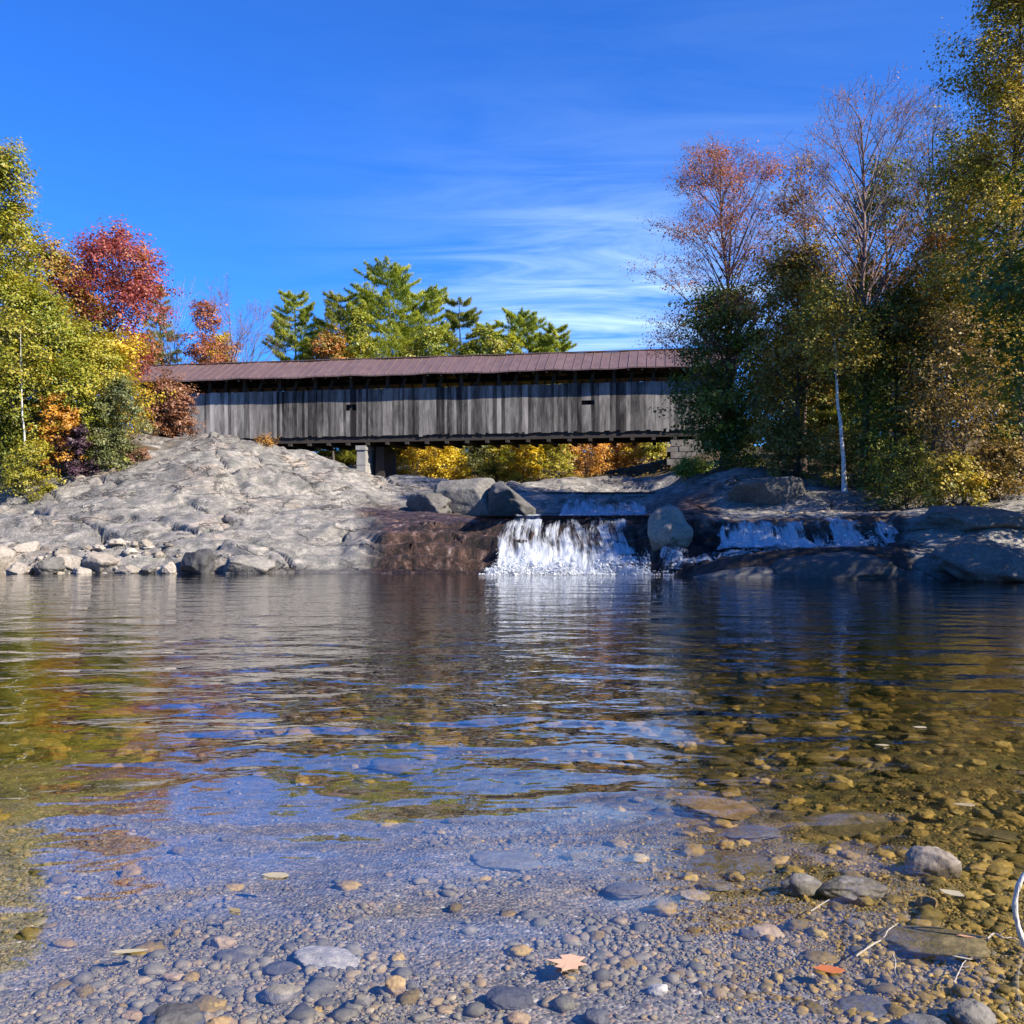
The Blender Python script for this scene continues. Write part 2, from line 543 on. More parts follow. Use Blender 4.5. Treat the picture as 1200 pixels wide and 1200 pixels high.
def riverbed_material():
    m, t, out = new_mat("riverbed")
    p = coords(t)
    cellc = t.voro(p, 55.0, 'F1', 1)
    celld = t.voro(p, 55.0, 'F1', 0)
    s = t.add('ShaderNodeSeparateColor')
    t.l.new(cellc, s.inputs[0])
    big = t.voro(p, 9.0, 'F1', 1)
    sb = t.add('ShaderNodeSeparateColor')
    t.l.new(big, sb.inputs[0])
    bigd = t.voro(p, 9.0, 'F1', 0)
    fine = t.ramp(s.outputs[0], [(0.0, (0.080, 0.076, 0.068)), (0.4, (0.176, 0.164, 0.144)), (0.75, (0.264, 0.240, 0.208)), (0.93, (0.336, 0.240, 0.160)), (1.0, (0.480, 0.456, 0.416))])
    cob = t.ramp(sb.outputs[0], [(0.0, (0.048, 0.036, 0.011)), (0.5, (0.129, 0.091, 0.021)), (0.85, (0.203, 0.133, 0.030)), (1.0, (0.257, 0.182, 0.051))])
    deep = attr(t, 0)
    c = t.mix(deep, fine, cob)
    algae = t.ramp(t.noise(p, 1.1, 5, 0.65), [(0.42, 0.0), (0.62, 0.7)])
    c = t.mix(t.math('MULTIPLY', algae, deep), c, (0.10, 0.095, 0.02))
    c = t.mix(1.0, c, t.ramp(t.noise(p, 14, 4, 0.7), [(0.3, 0.6), (0.7, 1.2)]), 'MULTIPLY')
    h = t.math('ADD', t.math('MULTIPLY', celld, -0.008), t.math('MULTIPLY', t.math('MULTIPLY', bigd, deep), -0.05))
    principled(t, out, c, 0.8, t.bump(h, 1.0, 1.0), 0.3)
    return m


def stone_material(name, stops, scale=6.0, bump=0.02, rough=0.75):
    """a stone whose colour also shifts a little from stone to stone through the Col attribute"""
    m, t, out = new_mat(name)
    p = coords(t, True)
    a = attr(t, 0)
    f = t.math('ADD', t.math('MULTIPLY', t.noise(p, scale, 6, 0.65, 0.4), 0.55), t.math('MULTIPLY', a, 0.45))
    c = t.ramp(f, stops)
    c = t.mix(1.0, c, t.ramp(t.noise(p, scale * 7, 3, 0.7), [(0.3, 0.65), (0.7, 1.2)]), 'MULTIPLY')
    h = t.math('ADD', t.noise(p, scale * 1.3, 5, 0.6), t.math('MULTIPLY', t.noise(p, scale * 6, 3, 0.7), 0.25))
    principled(t, out, c, rough, t.bump(h, 1.0, bump), 0.35)
    return m


def leaf_material(name, stops, trans=0.35):
    m, t, out = new_mat(name)
    f = t.math('ADD', t.math('MULTIPLY', attr(t, 0), 0.45), t.math('MULTIPLY', attr(t, 1), 0.55))
    c = t.ramp(f, stops)
    d = t.add('ShaderNodeBsdfDiffuse')
    t.put(d.inputs[0], c)
    tr = t.add('ShaderNodeBsdfTranslucent')
    t.put(tr.inputs[0], t.mix(1.0, c, (1.25, 1.15, 0.6), 'MULTIPLY'))
    mx = t.add('ShaderNodeMixShader')
    mx.inputs[0].default_value = trans
    t.l.new(d.outputs[0], mx.inputs[1])
    t.l.new(tr.outputs[0], mx.inputs[2])
    g = t.add('ShaderNodeBsdfGlossy')
    g.inputs['Roughness'].default_value = 0.5
    g.inputs[0].default_value = (0.9, 0.9, 0.9, 1)
    m2 = t.add('ShaderNodeMixShader')
    m2.inputs[0].default_value = 0.035
    t.l.new(mx.outputs[0], m2.inputs[1])
    t.l.new(g.outputs[0], m2.inputs[2])
    t.l.new(m2.outputs[0], out.inputs[0])
    return m


def bark_material(name, stops, scale=8.0, stretch=(1, 1, 0.25)):
    m, t, out = new_mat(name)
    p = t.mapping(coords(t), scale=stretch)
    n = t.noise(p, scale, 5, 0.7)
    c = t.ramp(n, stops)
    principled(t, out, c, 0.9, t.bump(n, 1.0, 0.03), 0.2)
    return m


def plain_material(name, stops, scale=3.0, stretch=(1, 1, 1), rough=0.8, bump=0.01, spec=0.3):
    m, t, out = new_mat(name)
    p = t.mapping(coords(t), scale=stretch)
    n = t.noise(p, scale, 6, 0.65, 0.2)
    principled(t, out, t.ramp(n, stops), rough, t.bump(n, 1.0, bump), spec)
    return m


def siding_material():
    m, t, out = new_mat("weathered_boards")
    p = coords(t)
    board, dk = attr(t, 0), attr(t, 1)
    streak = t.noise(t.mapping(p, scale=(5.0, 5.0, 0.45)), 1.0, 7, 0.72, 0.6)
    grain = t.noise(t.mapping(p, scale=(40.0, 40.0, 1.2)), 1.0, 4, 0.7)
    streak2 = t.noise(t.mapping(p, scale=(1.4, 3.0, 0.30)), 1.0, 5, 0.7, 0.8)
    streak3 = t.noise(t.mapping(p, scale=(13.0, 13.0, 0.8)), 1.0, 5, 0.75, 0.3)
    f = t.math('ADD', t.math('ADD', t.math('MULTIPLY', board, 0.34), -0.03), t.math('ADD', t.math('MULTIPLY', streak2, 0.42), t.math('ADD', t.math('MULTIPLY', streak, 0.10), t.math('SUBTRACT', t.math('MULTIPLY', streak3, 0.40), 0.08))))
    c = t.ramp(f, [(0.36, (0.022, 0.021, 0.020)), (0.46, (0.085, 0.081, 0.076)), (0.55, (0.18, 0.170, 0.158)), (0.64, (0.30, 0.283, 0.262)), (0.76, (0.45, 0.425, 0.395))])
    damp = t.ramp(t.noise(t.mapping(p, scale=(0.9, 1, 0.22)), 1.0, 5, 0.65), [(0.42, 0.0), (0.58, 0.75)])
    c = t.mix(damp, c, t.mix(1.0, c, (0.5, 0.49, 0.48), 'MULTIPLY'))
    c = t.mix(dk, c, (0.022, 0.02, 0.02))
    principled(t, out, c, 0.9, t.bump(t.math('ADD', streak, grain), 1.0, 0.0008), 0.15)
    return m


def water_material(name="pool_water"):
    m, t, out = new_mat(name)
    p = coords(t)
    sepp = t.add('ShaderNodeSeparateXYZ')
    t.put(sepp.inputs[0], p)
    # swell from the falls dies away towards the near shore; heights in metres
    dist = sepp.outputs[1]
    near = t.ramp(t.math('DIVIDE', dist, 30.0), [(0.10, 0.45), (0.14, 1.1), (0.25, 1.25), (0.5, 0.75), (1.0, 0.6)])
    w1 = t.noise(t.mapping(p, scale=(0.75, 1.15, 1), rot=(0, 0, R(8))), 1.05, 1.0, 0.4, 0.6)
    w2 = t.noise(t.mapping(p, scale=(0.8, 1.3, 1), rot=(0, 0, R(-17))), 3.1, 2.0, 0.5, 0.4)
    w3 = t.noise(t.mapping(p, scale=(0.85, 1.2, 1), rot=(0, 0, R(25))), 9.0, 2.0, 0.5, 0.2)
    chop = t.ramp(t.math('DIVIDE', dist, 30.0), [(0.14, 0.03), (0.3, 0.30), (0.55, 0.85)])
    h = t.math('MULTIPLY', w1, 0.046)
    h = t.math('ADD', h, t.math('MULTIPLY', w2, t.ramp(t.math('DIVIDE', dist, 30.0), [(0.13, 0.004), (0.20, 0.009), (0.5, 0.011)])))
    h = t.math('MULTIPLY', h, near)
    h = t.math('ADD', h, t.math('MULTIPLY', t.math('MULTIPLY', w3, 0.0070), chop))
    nrm = t.bump(h, 1.0, 1.0)
    fr = t.add('ShaderNodeFresnel')
    geo = t.add('ShaderNodeNewGeometry')
    t.put(fr.inputs[0], t.math('SUBTRACT', 1.333, t.math('MULTIPLY', geo.outputs['Backfacing'], 1.333 - 1 / 1.333)))
    t.l.new(nrm, fr.inputs[1])
    gl = t.add('ShaderNodeBsdfGlossy')
    gl.inputs['Roughness'].default_value = 0.004
    t.l.new(nrm, gl.inputs['Normal'])
    tr = t.add('ShaderNodeBsdfTransparent')
    mx = t.add('ShaderNodeMixShader')
    t.put(mx.inputs[0], t.math('MULTIPLY', fr.outputs[0], 2.1, clamp=True))
    t.l.new(tr.outputs[0], mx.inputs[1])
    t.l.new(gl.outputs[0], mx.inputs[2])
    t.l.new(mx.outputs[0], out.inputs[0])
    va = t.add('ShaderNodeVolumeAbsorption')
    va.inputs[0].default_value = (0.66, 0.56, 0.06, 1)
    va.inputs[1].default_value = 0.55
    t.l.new(va.outputs[0], out.inputs[1])
    return m


def stream_material():
    """thin clear water running over rock"""
    m, t, out = new_mat("stream_water")
    p = coords(t)
    n = t.bump(t.noise(p, 3.0, 4, 0.6), 1.0, 0.05)
    fr = t.add('ShaderNodeFresnel')
    fr.inputs[0].default_value = 1.333
    t.l.new(n, fr.inputs[1])
    gl = t.add('ShaderNodeBsdfGlossy')
    gl.inputs['Roughness'].default_value = 0.08
    t.l.new(n, gl.inputs['Normal'])
    tr = t.add('ShaderNodeBsdfTransparent')
    tr.inputs[0].default_value = (0.75, 0.70, 0.6, 1)
    mx = t.add('ShaderNodeMixShader')
    t.l.new(fr.outputs[0], mx.inputs[0])
    t.l.new(tr.outputs[0], mx.inputs[1])
    t.l.new(gl.outputs[0], mx.inputs[2])
    t.l.new(mx.outputs[0], out.inputs[0])
    return m


def white_water_material(name, cover):
    m, t, out = new_mat(name)
    p = t.add('ShaderNodeTexCoord').outputs['UV']
    a = attr(t, 0)
    st = t.noise(t.mapping(p, scale=(9.0, 1.3, 1)), 1.0, 6, 0.72, 1.2)
    st2 = t.noise(t.mapping(p, scale=(3.2, 1.6, 1)), 1.0, 4, 0.6, 0.4)
    st3 = t.noise(t.mapping(p, scale=(30, 9.0, 1)), 1.0, 3, 0.6, 0.6)
    f = t.math('ADD', t.math('ADD', t.math('MULTIPLY', st, 0.5), t.math('MULTIPLY', st2, 0.32)), t.math('MULTIPLY', st3, 0.18))
    f = t.math('ADD', f, t.math('MULTIPLY', t.math('SUBTRACT', a, 0.5), 0.42))
    al = t.ramp(f, [(cover, 0.0), (cover + 0.13, 0.96)])
    d = t.add('ShaderNodeBsdfDiffuse')
    d.inputs[0].default_value = (0.58, 0.62, 0.67, 1)
    tl = t.add('ShaderNodeBsdfTranslucent')
    tl.inputs[0].default_value = (0.66, 0.70, 0.74, 1)
    m0 = t.add('ShaderNodeMixShader')
    m0.inputs[0].default_value = 0.35
    t.l.new(d.outputs[0], m0.inputs[1])
    t.l.new(tl.outputs[0], m0.inputs[2])
    tr = t.add('ShaderNodeBsdfTransparent')
    mx = t.add('ShaderNodeMixShader')
    t.l.new(al, mx.inputs[0])
    t.l.new(tr.outputs[0], mx.inputs[1])
    t.l.new(m0.outputs[0], mx.inputs[2])
    t.l.new(mx.outputs[0], out.inputs[0])
    return m


M = {}
M['bedrock'] = bedrock_material()
M['riverbed'] = riverbed_material()
M['water'] = water_material()
M['stream'] = stream_material()
M['white'] = white_water_material("white_water", 0.54)
M['foam'] = plain_material("foam", [(0.3, (0.48, 0.51, 0.54)), (0.7, (0.72, 0.74, 0.76))], 8.0, bump=0.02, rough=0.6)
M['siding'] = siding_material()
M['timber'] = plain_material("dark_timber", [(0.3, (0.020, 0.017, 0.015)), (0.7, (0.06, 0.05, 0.042))], 6.0, (1, 1, 6))
M['roof'] = plain_material("brown_metal", [(0.3, (0.108, 0.068, 0.062)), (0.7, (0.160, 0.105, 0.095))], 1.2, (2, 1, 1), rough=0.5, bump=0.004, spec=0.4)
M['concrete'] = plain_material("concrete", [(0.3, (0.20, 0.195, 0.18)), (0.7, (0.38, 0.365, 0.335))], 2.0, (1, 1, 0.5))
M['masonry'] = plain_material("masonry", [(0.3, (0.10, 0.092, 0.08)), (0.7, (0.24, 0.22, 0.195))], 2.5)
M['grey_stone'] = stone_material("grey_stone", [(0.25, (0.068, 0.062, 0.053)), (0.5, (0.150, 0.136, 0.115)), (0.75, (0.270, 0.241, 0.198))])
M['pale_stone'] = stone_material("pale_stone", [(0.25, (0.22, 0.205, 0.18)), (0.5, (0.38, 0.355, 0.315)), (0.75, (0.55, 0.52, 0.47))])
M['tan_stone'] = stone_material("tan_stone", [(0.25, (0.150, 0.090, 0.041)), (0.5, (0.300, 0.203, 0.105)), (0.75, (0.413, 0.323, 0.203))])
M['olive_stone'] = stone_material("olive_stone", [(0.25, (0.042, 0.035, 0.014)), (0.5, (0.119, 0.091, 0.035)), (0.75, (0.224, 0.175, 0.077))])
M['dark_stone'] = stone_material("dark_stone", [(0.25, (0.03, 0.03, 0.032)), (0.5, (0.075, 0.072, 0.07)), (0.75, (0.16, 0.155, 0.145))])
M['brown_stone'] = stone_material("brown_stone", [(0.25, (0.055, 0.042, 0.03)), (0.5, (0.14, 0.11, 0.08)), (0.75, (0.30, 0.26, 0.21))])
M['boulder'] = stone_material("boulder", [(0.25, (0.055, 0.052, 0.047)), (0.5, (0.148, 0.139, 0.125)), (0.75, (0.265, 0.246, 0.220))], 1.6, 0.10)
M['pale_boulder'] = stone_material("pale_boulder", [(0.25, (0.156, 0.135, 0.108)), (0.5, (0.312, 0.270, 0.217)), (0.75, (0.437, 0.398, 0.336))], 2.0, 0.07)
M['gravel'] = stone_material("gravel", [(0.12, (0.047, 0.043, 0.031)), (0.35, (0.134, 0.121, 0.086)), (0.55, (0.230, 0.204, 0.144)), (0.68, (0.270, 0.189, 0.092)), (0.85, (0.460, 0.416, 0.306))], 18.0, 0.004)
M['cobbles'] = stone_material("cobbles", [(0.15, (0.048, 0.039, 0.010)), (0.40, (0.169, 0.118, 0.024)), (0.6, (0.304, 0.198, 0.043)), (0.85, (0.471, 0.346, 0.110))], 8.0, 0.01)
M['bark'] = bark_material("grey_bark", [(0.3, (0.045, 0.038, 0.032)), (0.7, (0.15, 0.13, 0.115))])
M['red_bark'] = bark_material("reddish_bark", [(0.3, (0.10, 0.066, 0.058)), (0.7, (0.28, 0.20, 0.175))])
M['birch_bark'] = bark_material("birch_bark", [(0.33, (0.06, 0.05, 0.045)), (0.42, (0.55, 0.53, 0.49)), (0.7, (0.74, 0.72, 0.68))], 5.0, (1, 1, 3))
M['pale_bark'] = bark_material("pale_bark", [(0.3, (0.16, 0.14, 0.12)), (0.7, (0.40, 0.37, 0.33))])
M['bleached'] = bark_material("bleached_twig", [(0.3, (0.45, 0.42, 0.36)), (0.7, (0.70, 0.67, 0.60))])
M['pale_strand'] = bark_material("bleached_strand", [(0.3, (0.22, 0.185, 0.14)), (0.7, (0.45, 0.41, 0.34))])

LEAF = {
    'yellowgreen': [(0.15, (0.078, 0.120, 0.011)), (0.45, (0.220, 0.257, 0.022)), (0.7, (0.376, 0.354, 0.030)), (0.9, (0.439, 0.297, 0.040))],
    'limeyellow': [(0.15, (0.158, 0.190, 0.018)), (0.5, (0.364, 0.333, 0.031)), (0.85, (0.546, 0.427, 0.044))],
    'mixedorange': [(0.15, (0.125, 0.125, 0.022)), (0.4, (0.325, 0.237, 0.037)), (0.65, (0.450, 0.213, 0.044)), (0.9, (0.500, 0.163, 0.062))],
    'red': [(0.15, (0.118, 0.027, 0.022)), (0.45, (0.319, 0.060, 0.052)), (0.7, (0.448, 0.118, 0.078)), (0.92, (0.495, 0.289, 0.073))],
    'rust': [(0.15, (0.100, 0.044, 0.025)), (0.5, (0.250, 0.106, 0.056)), (0.85, (0.400, 0.213, 0.112))],
    'orange': [(0.15, (0.248, 0.103, 0.016)), (0.5, (0.552, 0.262, 0.030)), (0.85, (0.718, 0.414, 0.062))],
    'gold': [(0.15, (0.295, 0.192, 0.017)), (0.45, (0.624, 0.416, 0.029)), (0.75, (0.750, 0.641, 0.049)), (0.95, (0.750, 0.469, 0.049))],
    'yellow': [(0.15, (0.386, 0.276, 0.014)), (0.5, (0.690, 0.511, 0.025)), (0.85, (0.750, 0.621, 0.041))],
    'green': [(0.15, (0.056, 0.079, 0.009)), (0.5, (0.140, 0.169, 0.016)), (0.85, (0.302, 0.277, 0.027))],
    'darkgreen': [(0.15, (0.052, 0.073, 0.011)), (0.5, (0.131, 0.164, 0.021)), (0.8, (0.297, 0.296, 0.033)), (0.95, (0.632, 0.451, 0.045))],
    'brightgreen': [(0.15, (0.09, 0.15, 0.016)), (0.5, (0.19, 0.27, 0.025)), (0.85, (0.33, 0.36, 0.05))],
    'olive': [(0.15, (0.144, 0.145, 0.018)), (0.45, (0.330, 0.276, 0.030)), (0.7, (0.554, 0.396, 0.042)), (0.92, (0.750, 0.516, 0.068))],
    'olivebrown': [(0.15, (0.103, 0.108, 0.018)), (0.5, (0.253, 0.200, 0.033)), (0.85, (0.506, 0.292, 0.057))],
    'greygreen': [(0.15, (0.072, 0.095, 0.029)), (0.5, (0.151, 0.170, 0.055)), (0.85, (0.274, 0.265, 0.084))],
    'purple': [(0.15, (0.025, 0.013, 0.02)), (0.5, (0.06, 0.028, 0.045)), (0.85, (0.12, 0.06, 0.085))],
    'pine': [(0.15, (0.121, 0.186, 0.028)), (0.45, (0.312, 0.390, 0.048)), (0.7, (0.595, 0.595, 0.068)), (0.92, (0.750, 0.744, 0.099))],
    'darkpine': [(0.15, (0.102, 0.134, 0.020)), (0.5, (0.226, 0.261, 0.033)), (0.85, (0.468, 0.421, 0.054))],
    'pinkbrown': [(0.15, (0.197, 0.064, 0.030)), (0.5, (0.393, 0.133, 0.054)), (0.85, (0.544, 0.218, 0.092))],
    'bronze': [(0.15, (0.085, 0.062, 0.014)), (0.5, (0.22, 0.145, 0.028)), (0.85, (0.38, 0.25, 0.05))],
    'litter': [(0.15, (0.05, 0.035, 0.015)), (0.5, (0.15, 0.10, 0.035)), (0.8, (0.26, 0.19, 0.06)), (0.95, (0.34, 0.30, 0.09))],
}
for k, s in LEAF.items():
    M['leaf_' + k] = leaf_material("leaves_" + k, s)

# ------------------------------------------------------------------ ground sheets
def grid_quads(nr, nc):
    i = np.arange(nr - 1)[:, None] * nc
    j = np.arange(nc - 1)[None, :]
    return np.stack([i + j, i + j + 1, i + nc + j + 1, i + nc + j], -1).reshape(-1, 4)


def sheet(name, rows, cols, mat, attrs):
    Yg, Sg = np.meshgrid(rows, cols, indexing='ij')
    X = Sg * (Yg + 4.0)
    Z = height(X, Yg)
    V = np.stack([X, Yg, Z], -1).reshape(-1, 3)
    me = mesh_data(name, V, grid_quads(len(rows), len(cols)), None, True, attrs(X, Yg, Z).reshape(-1, 3))
    return link(name, me, mat)


def join_steps(*segs):
    out = []
    for a, b, st in segs:
        out.append(np.arange(a, b - 1e-6, st))
    out.append(np.array([segs[-1][1]]))
    return np.concatenate(out)


def bed_attr(X, Y, Z):
    deep = sstep(3.8, 7.5, Y + 0.8 * np.clip(X, -1.0, 2.5) + 0.5 * fbm(X, Y, seed=31, octv=2))
    return np.stack([deep, deep * 0, deep * 0], -1)


def rock_attr(X, Y, Z):
    u = 600 + F * X / Y
    wob = fbm(X / 1.2, Y / 1.2, seed=41, octv=3)
    # iron brown stain on the rock the river runs over
    st = sstep(415, 450, u + 14 * wob) * sstep(850, 815, u + 14 * wob) * sstep(46, 40, Y)
    st2 = sstep(815, 835, u) * sstep(1075, 1045, u + 10 * wob) * sstep(33.8, 32.8, Y) * 0.85
    stain = np.maximum(st, st2)
    soil = sstep(51, 57, Y + 2.5 * wob) * sstep(470, 300, u) + sstep(60, 66, Y + wob) * 0.85
    right = sstep(35.0, 38.5, Y + 1.6 * wob) * sstep(985, 1060, u + 40 * wob)
    right2 = sstep(44.0, 47.0, Y + 1.5 * wob) * sstep(790, 830, u)
    soil = np.clip(np.maximum(soil, np.maximum(right, right2)), 0, 1)
    soil = np.maximum(soil, sstep(0.55, 0.8, fbm(X / 2.0, Y / 2.0, seed=43, octv=3)) * sstep(40, 47, Y) * sstep(330, 150, u))
    wet = sstep(0.22, 0.06, Z + 0.10 * wob) * 0.8
    wet = np.maximum(wet, sstep(775, 800, u + 8 * wob) * sstep(1075, 1055, u + 12 * wob) * sstep(1.4, 1.1, Z + 0.15 * wob) * sstep(32.5, 31.5, Y) * 0.85)
    wet = np.maximum(wet, sstep(800, 850, u) * sstep(37, 40, Y) * sstep(990, 960, u) * 0.25)
    return np.stack([stain, soil, wet], -1)


S_COLS = np.concatenate([np.linspace(-1.15, -0.62, 60), np.arange(-0.616, 0.6165, 0.0022), np.linspace(0.62, 1.5, 70)])
bed_rows = join_steps((-8, 2, 0.5), (2, 7, 0.05), (7, 14, 0.12), (14, 24, 0.3))
S_BED = np.concatenate([np.linspace(-1.6, -0.62, 50), np.arange(-0.616, 0.6165, 0.0045), np.linspace(0.62, 1.6, 50)])
tag(sheet("riverbed", bed_rows, S_BED, M['riverbed'], bed_attr), "brown gravel bed seen through the shallow clear pool", "riverbed", kind="structure")
rock_rows = join_steps((23.9, 27, 0.3), (27, 33, 0.055), (33, 56, 0.11), (56, 66, 0.25))
tag(sheet("bedrock", rock_rows, S_COLS, M['bedrock'], rock_attr), "pale cracked bedrock banks and ledges round the falls", "bedrock", kind="structure")
hill_rows = join_steps((66, 90, 0.8), (90, 200, 4), (200, 900, 50))
S_HILL = np.linspace(-1.6, 1.6, 160)
def hill_attr(X, Y, Z):
    o = np.ones_like(X)
    return np.stack([0 * o, o, 0 * o], -1)
tag(sheet("hillside", hill_rows, S_HILL, M['bedrock'], hill_attr), "leaf strewn rising ground beyond the covered bridge", "hillside", kind="structure")

# ------------------------------------------------------------------ water
def water_body():
    rows = np.linspace(2.2, 33.0, 40)
    cols = np.linspace(-1.5, 1.5, 60)
    Yg, Sg = np.meshgrid(rows, cols, indexing='ij')
    X = Sg * (Yg + 4)
    nr, nc = X.shape
    top = np.stack([X, Yg, np.zeros_like(X)], -1).reshape(-1, 3)
    bot = top.copy()
    bot[:, 2] = -4.0
    Q = grid_quads(nr, nc)
    n = nr * nc
    Qb = (Q + n)[:, ::-1]
    idx = np.arange(n).reshape(nr, nc)
    ring = np.concatenate([idx[0, :], idx[1:, -1], idx[-1, -2::-1], idx[-2:0:-1, 0]])
    nxt = np.roll(ring, -1)
    Qs = np.stack([ring, ring + n, nxt + n, nxt], -1)
    me = mesh_data("pool_water", np.vstack([top, bot]), np.vstack([Q, Qb, Qs]), None, False)
    return link("pool_water", me, M['water'])


tag(water_body(), "clear amber river pool rippling below the falls", "water", kind="structure")


def fall_sheet(name, label, u0, u1, path, seed, nx=220, nt=70, thick=0.05, edge=0.10, cover_u=None):
    """white water following a path of (y, z) points, several veils deep, plus loose strands; one mesh"""
    r = np.random.default_rng(seed)
    path = np.asarray(path, float)
    g_V, g_Q, g_A, g_UV, n0 = [], [], [], [], 0
    tt = np.linspace(0, 1, nt)
    dl = np.concatenate([[0], np.cumsum(np.linalg.norm(np.diff(path, axis=0), axis=1))])
    dl = dl / dl[-1]
    py, pz = np.interp(tt, dl, path[:, 0]), np.interp(tt, dl, path[:, 1])
    for layer in range(3):
        ss = np.linspace(0, 1, nx)
        S, T = np.meshgrid(ss, tt, indexing='ij')
        U = u0 + (u1 - u0) * (S * (0.80 + 0.20 * T) + 0.13 * (1 - T)) + (u1 - u0) * 0.02 * vnoise(T * 4, S * 0, seed=seed + 2)
        Yp = np.broadcast_to(py, S.shape).copy()
        X0 = (U - 600) / F * 31.0
        # every thread leaves the lip at its own distance
        off = 0.22 * fbm(S * 9, S * 0 + layer * 3.1, seed=seed, octv=3) + 0.06 * vnoise(S * 40, S * 0, seed=seed + 5)
        Yp = Yp - 0.05 - layer * thick - np.abs(off) * T * 0.8 - 0.10 * fbm(S * 14, T * 5, seed=seed + 9 + layer, octv=3) * T
        Xp = X0 + 0.10 * fbm(S * 8, T * 1.5, seed=seed + 20 + layer, octv=2)
        Zp = np.broadcast_to(pz, S.shape) + 0.07 * fbm(S * 10, T * 6, seed=seed + 30 + layer, octv=3)
        ed = sstep(0, edge, S + 0.05 * vnoise(T * 5, T * 0, seed=seed + 3)) * sstep(1, 1 - edge, S + 0.05 * vnoise(T * 5, T * 0 + 3, seed=seed + 4))
        st = 0.30 + 0.34 * fbm(S * 5.0, S * 0 + 0.4 * layer, seed=seed + 40, octv=3)
        dens = 0.06 + 0.62 * sstep(st - 0.15, st + 0.12, T) + 0.34 * sstep(0.55, 0.95, T) + 0.22 * fbm(S * 16, T * 3, seed=seed + 50 + layer, octv=2)
        if cover_u is not None:
            dens = dens * cover_u(S, T)
        A = np.clip(ed * dens - 0.10 * layer, 0, 1)
        A = A - (1 - ed) * 0.8
        V = np.stack([Xp, Yp, Zp], -1).reshape(-1, 3)
        g_V.append(V)
        g_Q.append(grid_quads(nx, nt) + n0)
        g_A.append(np.repeat(A.reshape(-1, 1), 3, 1))
        L = abs(u1 - u0) / F * 31
        g_UV.append(np.stack([S * L + layer * 7.7, T * dl.size * 0 + T * 1.8 + layer * 3.3], -1).reshape(-1, 2))
        n0 += len(V)
    me = mesh_data(name, np.vstack(g_V), np.vstack(g_Q), None, True, np.vstack(g_A), np.vstack(g_UV))
    o = link(name, me, M['white'])
    return tag(o, label, "waterfall", kind="structure")


main_path = [(33.6, 1.72), (32.9, 1.70), (32.4, 1.56), (31.75, 1.20), (31.2, 0.78), (30.65, 0.38), (30.1, 0.02)]
fall_sheet("waterfall", "broad white waterfall pouring over the brown ledge into the pool", 560, 768, main_path, 71)
up_path = [(47.2, 2.86), (46.5, 2.84), (46.1, 2.62), (45.3, 2.35), (44.4, 1.95), (43.6, 1.74)]
def scale_u(u, y):
    return 600 + (u - 600) * y / 31.0
fall_sheet("waterfall", "small upper cascade of white water above the main fall", scale_u(642, 45.5), scale_u(760, 45.5), up_path, 72, 160, 50)
rp = [(32.2, 1.62), (31.7, 1.58), (31.1, 1.47), (30.75, 1.18), (30.4, 0.93), (29.9, 0.78)]
fall_sheet("waterfall", "shaded right hand cascade of foaming water nearest the grey bulge rock", 822, 950, rp, 73, 170, 50, cover_u=lambda S, T: 1.15 + 0 * S)
fall_sheet("waterfall", "shaded far right cascade trickling between dark wet ledges", 930, 1052, rp, 74, 140, 50,
           cover_u=lambda S, T: 0.72 + 0.4 * sstep(-0.4, 0.6, np.sin(S * 13 + 2)))


def chute():
    """the stream slides along the front ledge down to the pool"""
    pts = [at(1028, 640, 30.0), at(960, 645, 29.9), at(900, 648, 29.8), at(850, 657, 29.5), at(815, 665, 29.4), at(775, 671, 29.8)]
    pts = np.array(pts)
    t = np.linspace(0, 1, 90)
    k = np.linspace(0, 1, len(pts))
    c = np.stack([np.interp(t, k, pts[:, i]) for i in range(3)], -1)
    wdt = np.linspace(0.55, 0.75, 90)
    cols = np.linspace(-1, 1, 18)
    X = c[:, None, 0] + 0 * cols[None, :]
    Y = c[:, None, 1] + cols[None, :] * wdt[:, None]
    gz = height(X, Y)
    Z = np.maximum(gz + 0.08, c[:, None, 2] + 0.05) + 0.06 * fbm(X * 3, Y * 3, seed=91, octv=3) + 0.03
    A = 0.75 - 0.55 * np.abs(cols)[None, :] ** 2 + 0 * X
    uv = np.stack([Y * 0.8, X * 1.2], -1).reshape(-1, 2)
    me = mesh_data("chute", np.stack([X, Y, Z], -1).reshape(-1, 3), grid_quads(90, 18), None, True, np.repeat(A.reshape(-1, 1), 3, 1), uv)
    tag(link("chute", me, M['white']), "white chute of water sliding left down the dark front ledge", "rapids", kind="structure")


chute()

# unit blobs
def ico(sub):
    import bmesh
    bm = bmesh.new()
    bmesh.ops.create_icosphere(bm, subdivisions=sub, radius=1.0)
    V = np.array([v.co[:] for v in bm.verts])
    T = np.array([[v.index for v in f.verts] for f in bm.faces])
    bm.free()
    return V, T


ICO0, ICO1, ICO2, ICO3, ICO5 = ico(1), ico(2), ico(3), ico(4), ico(5)


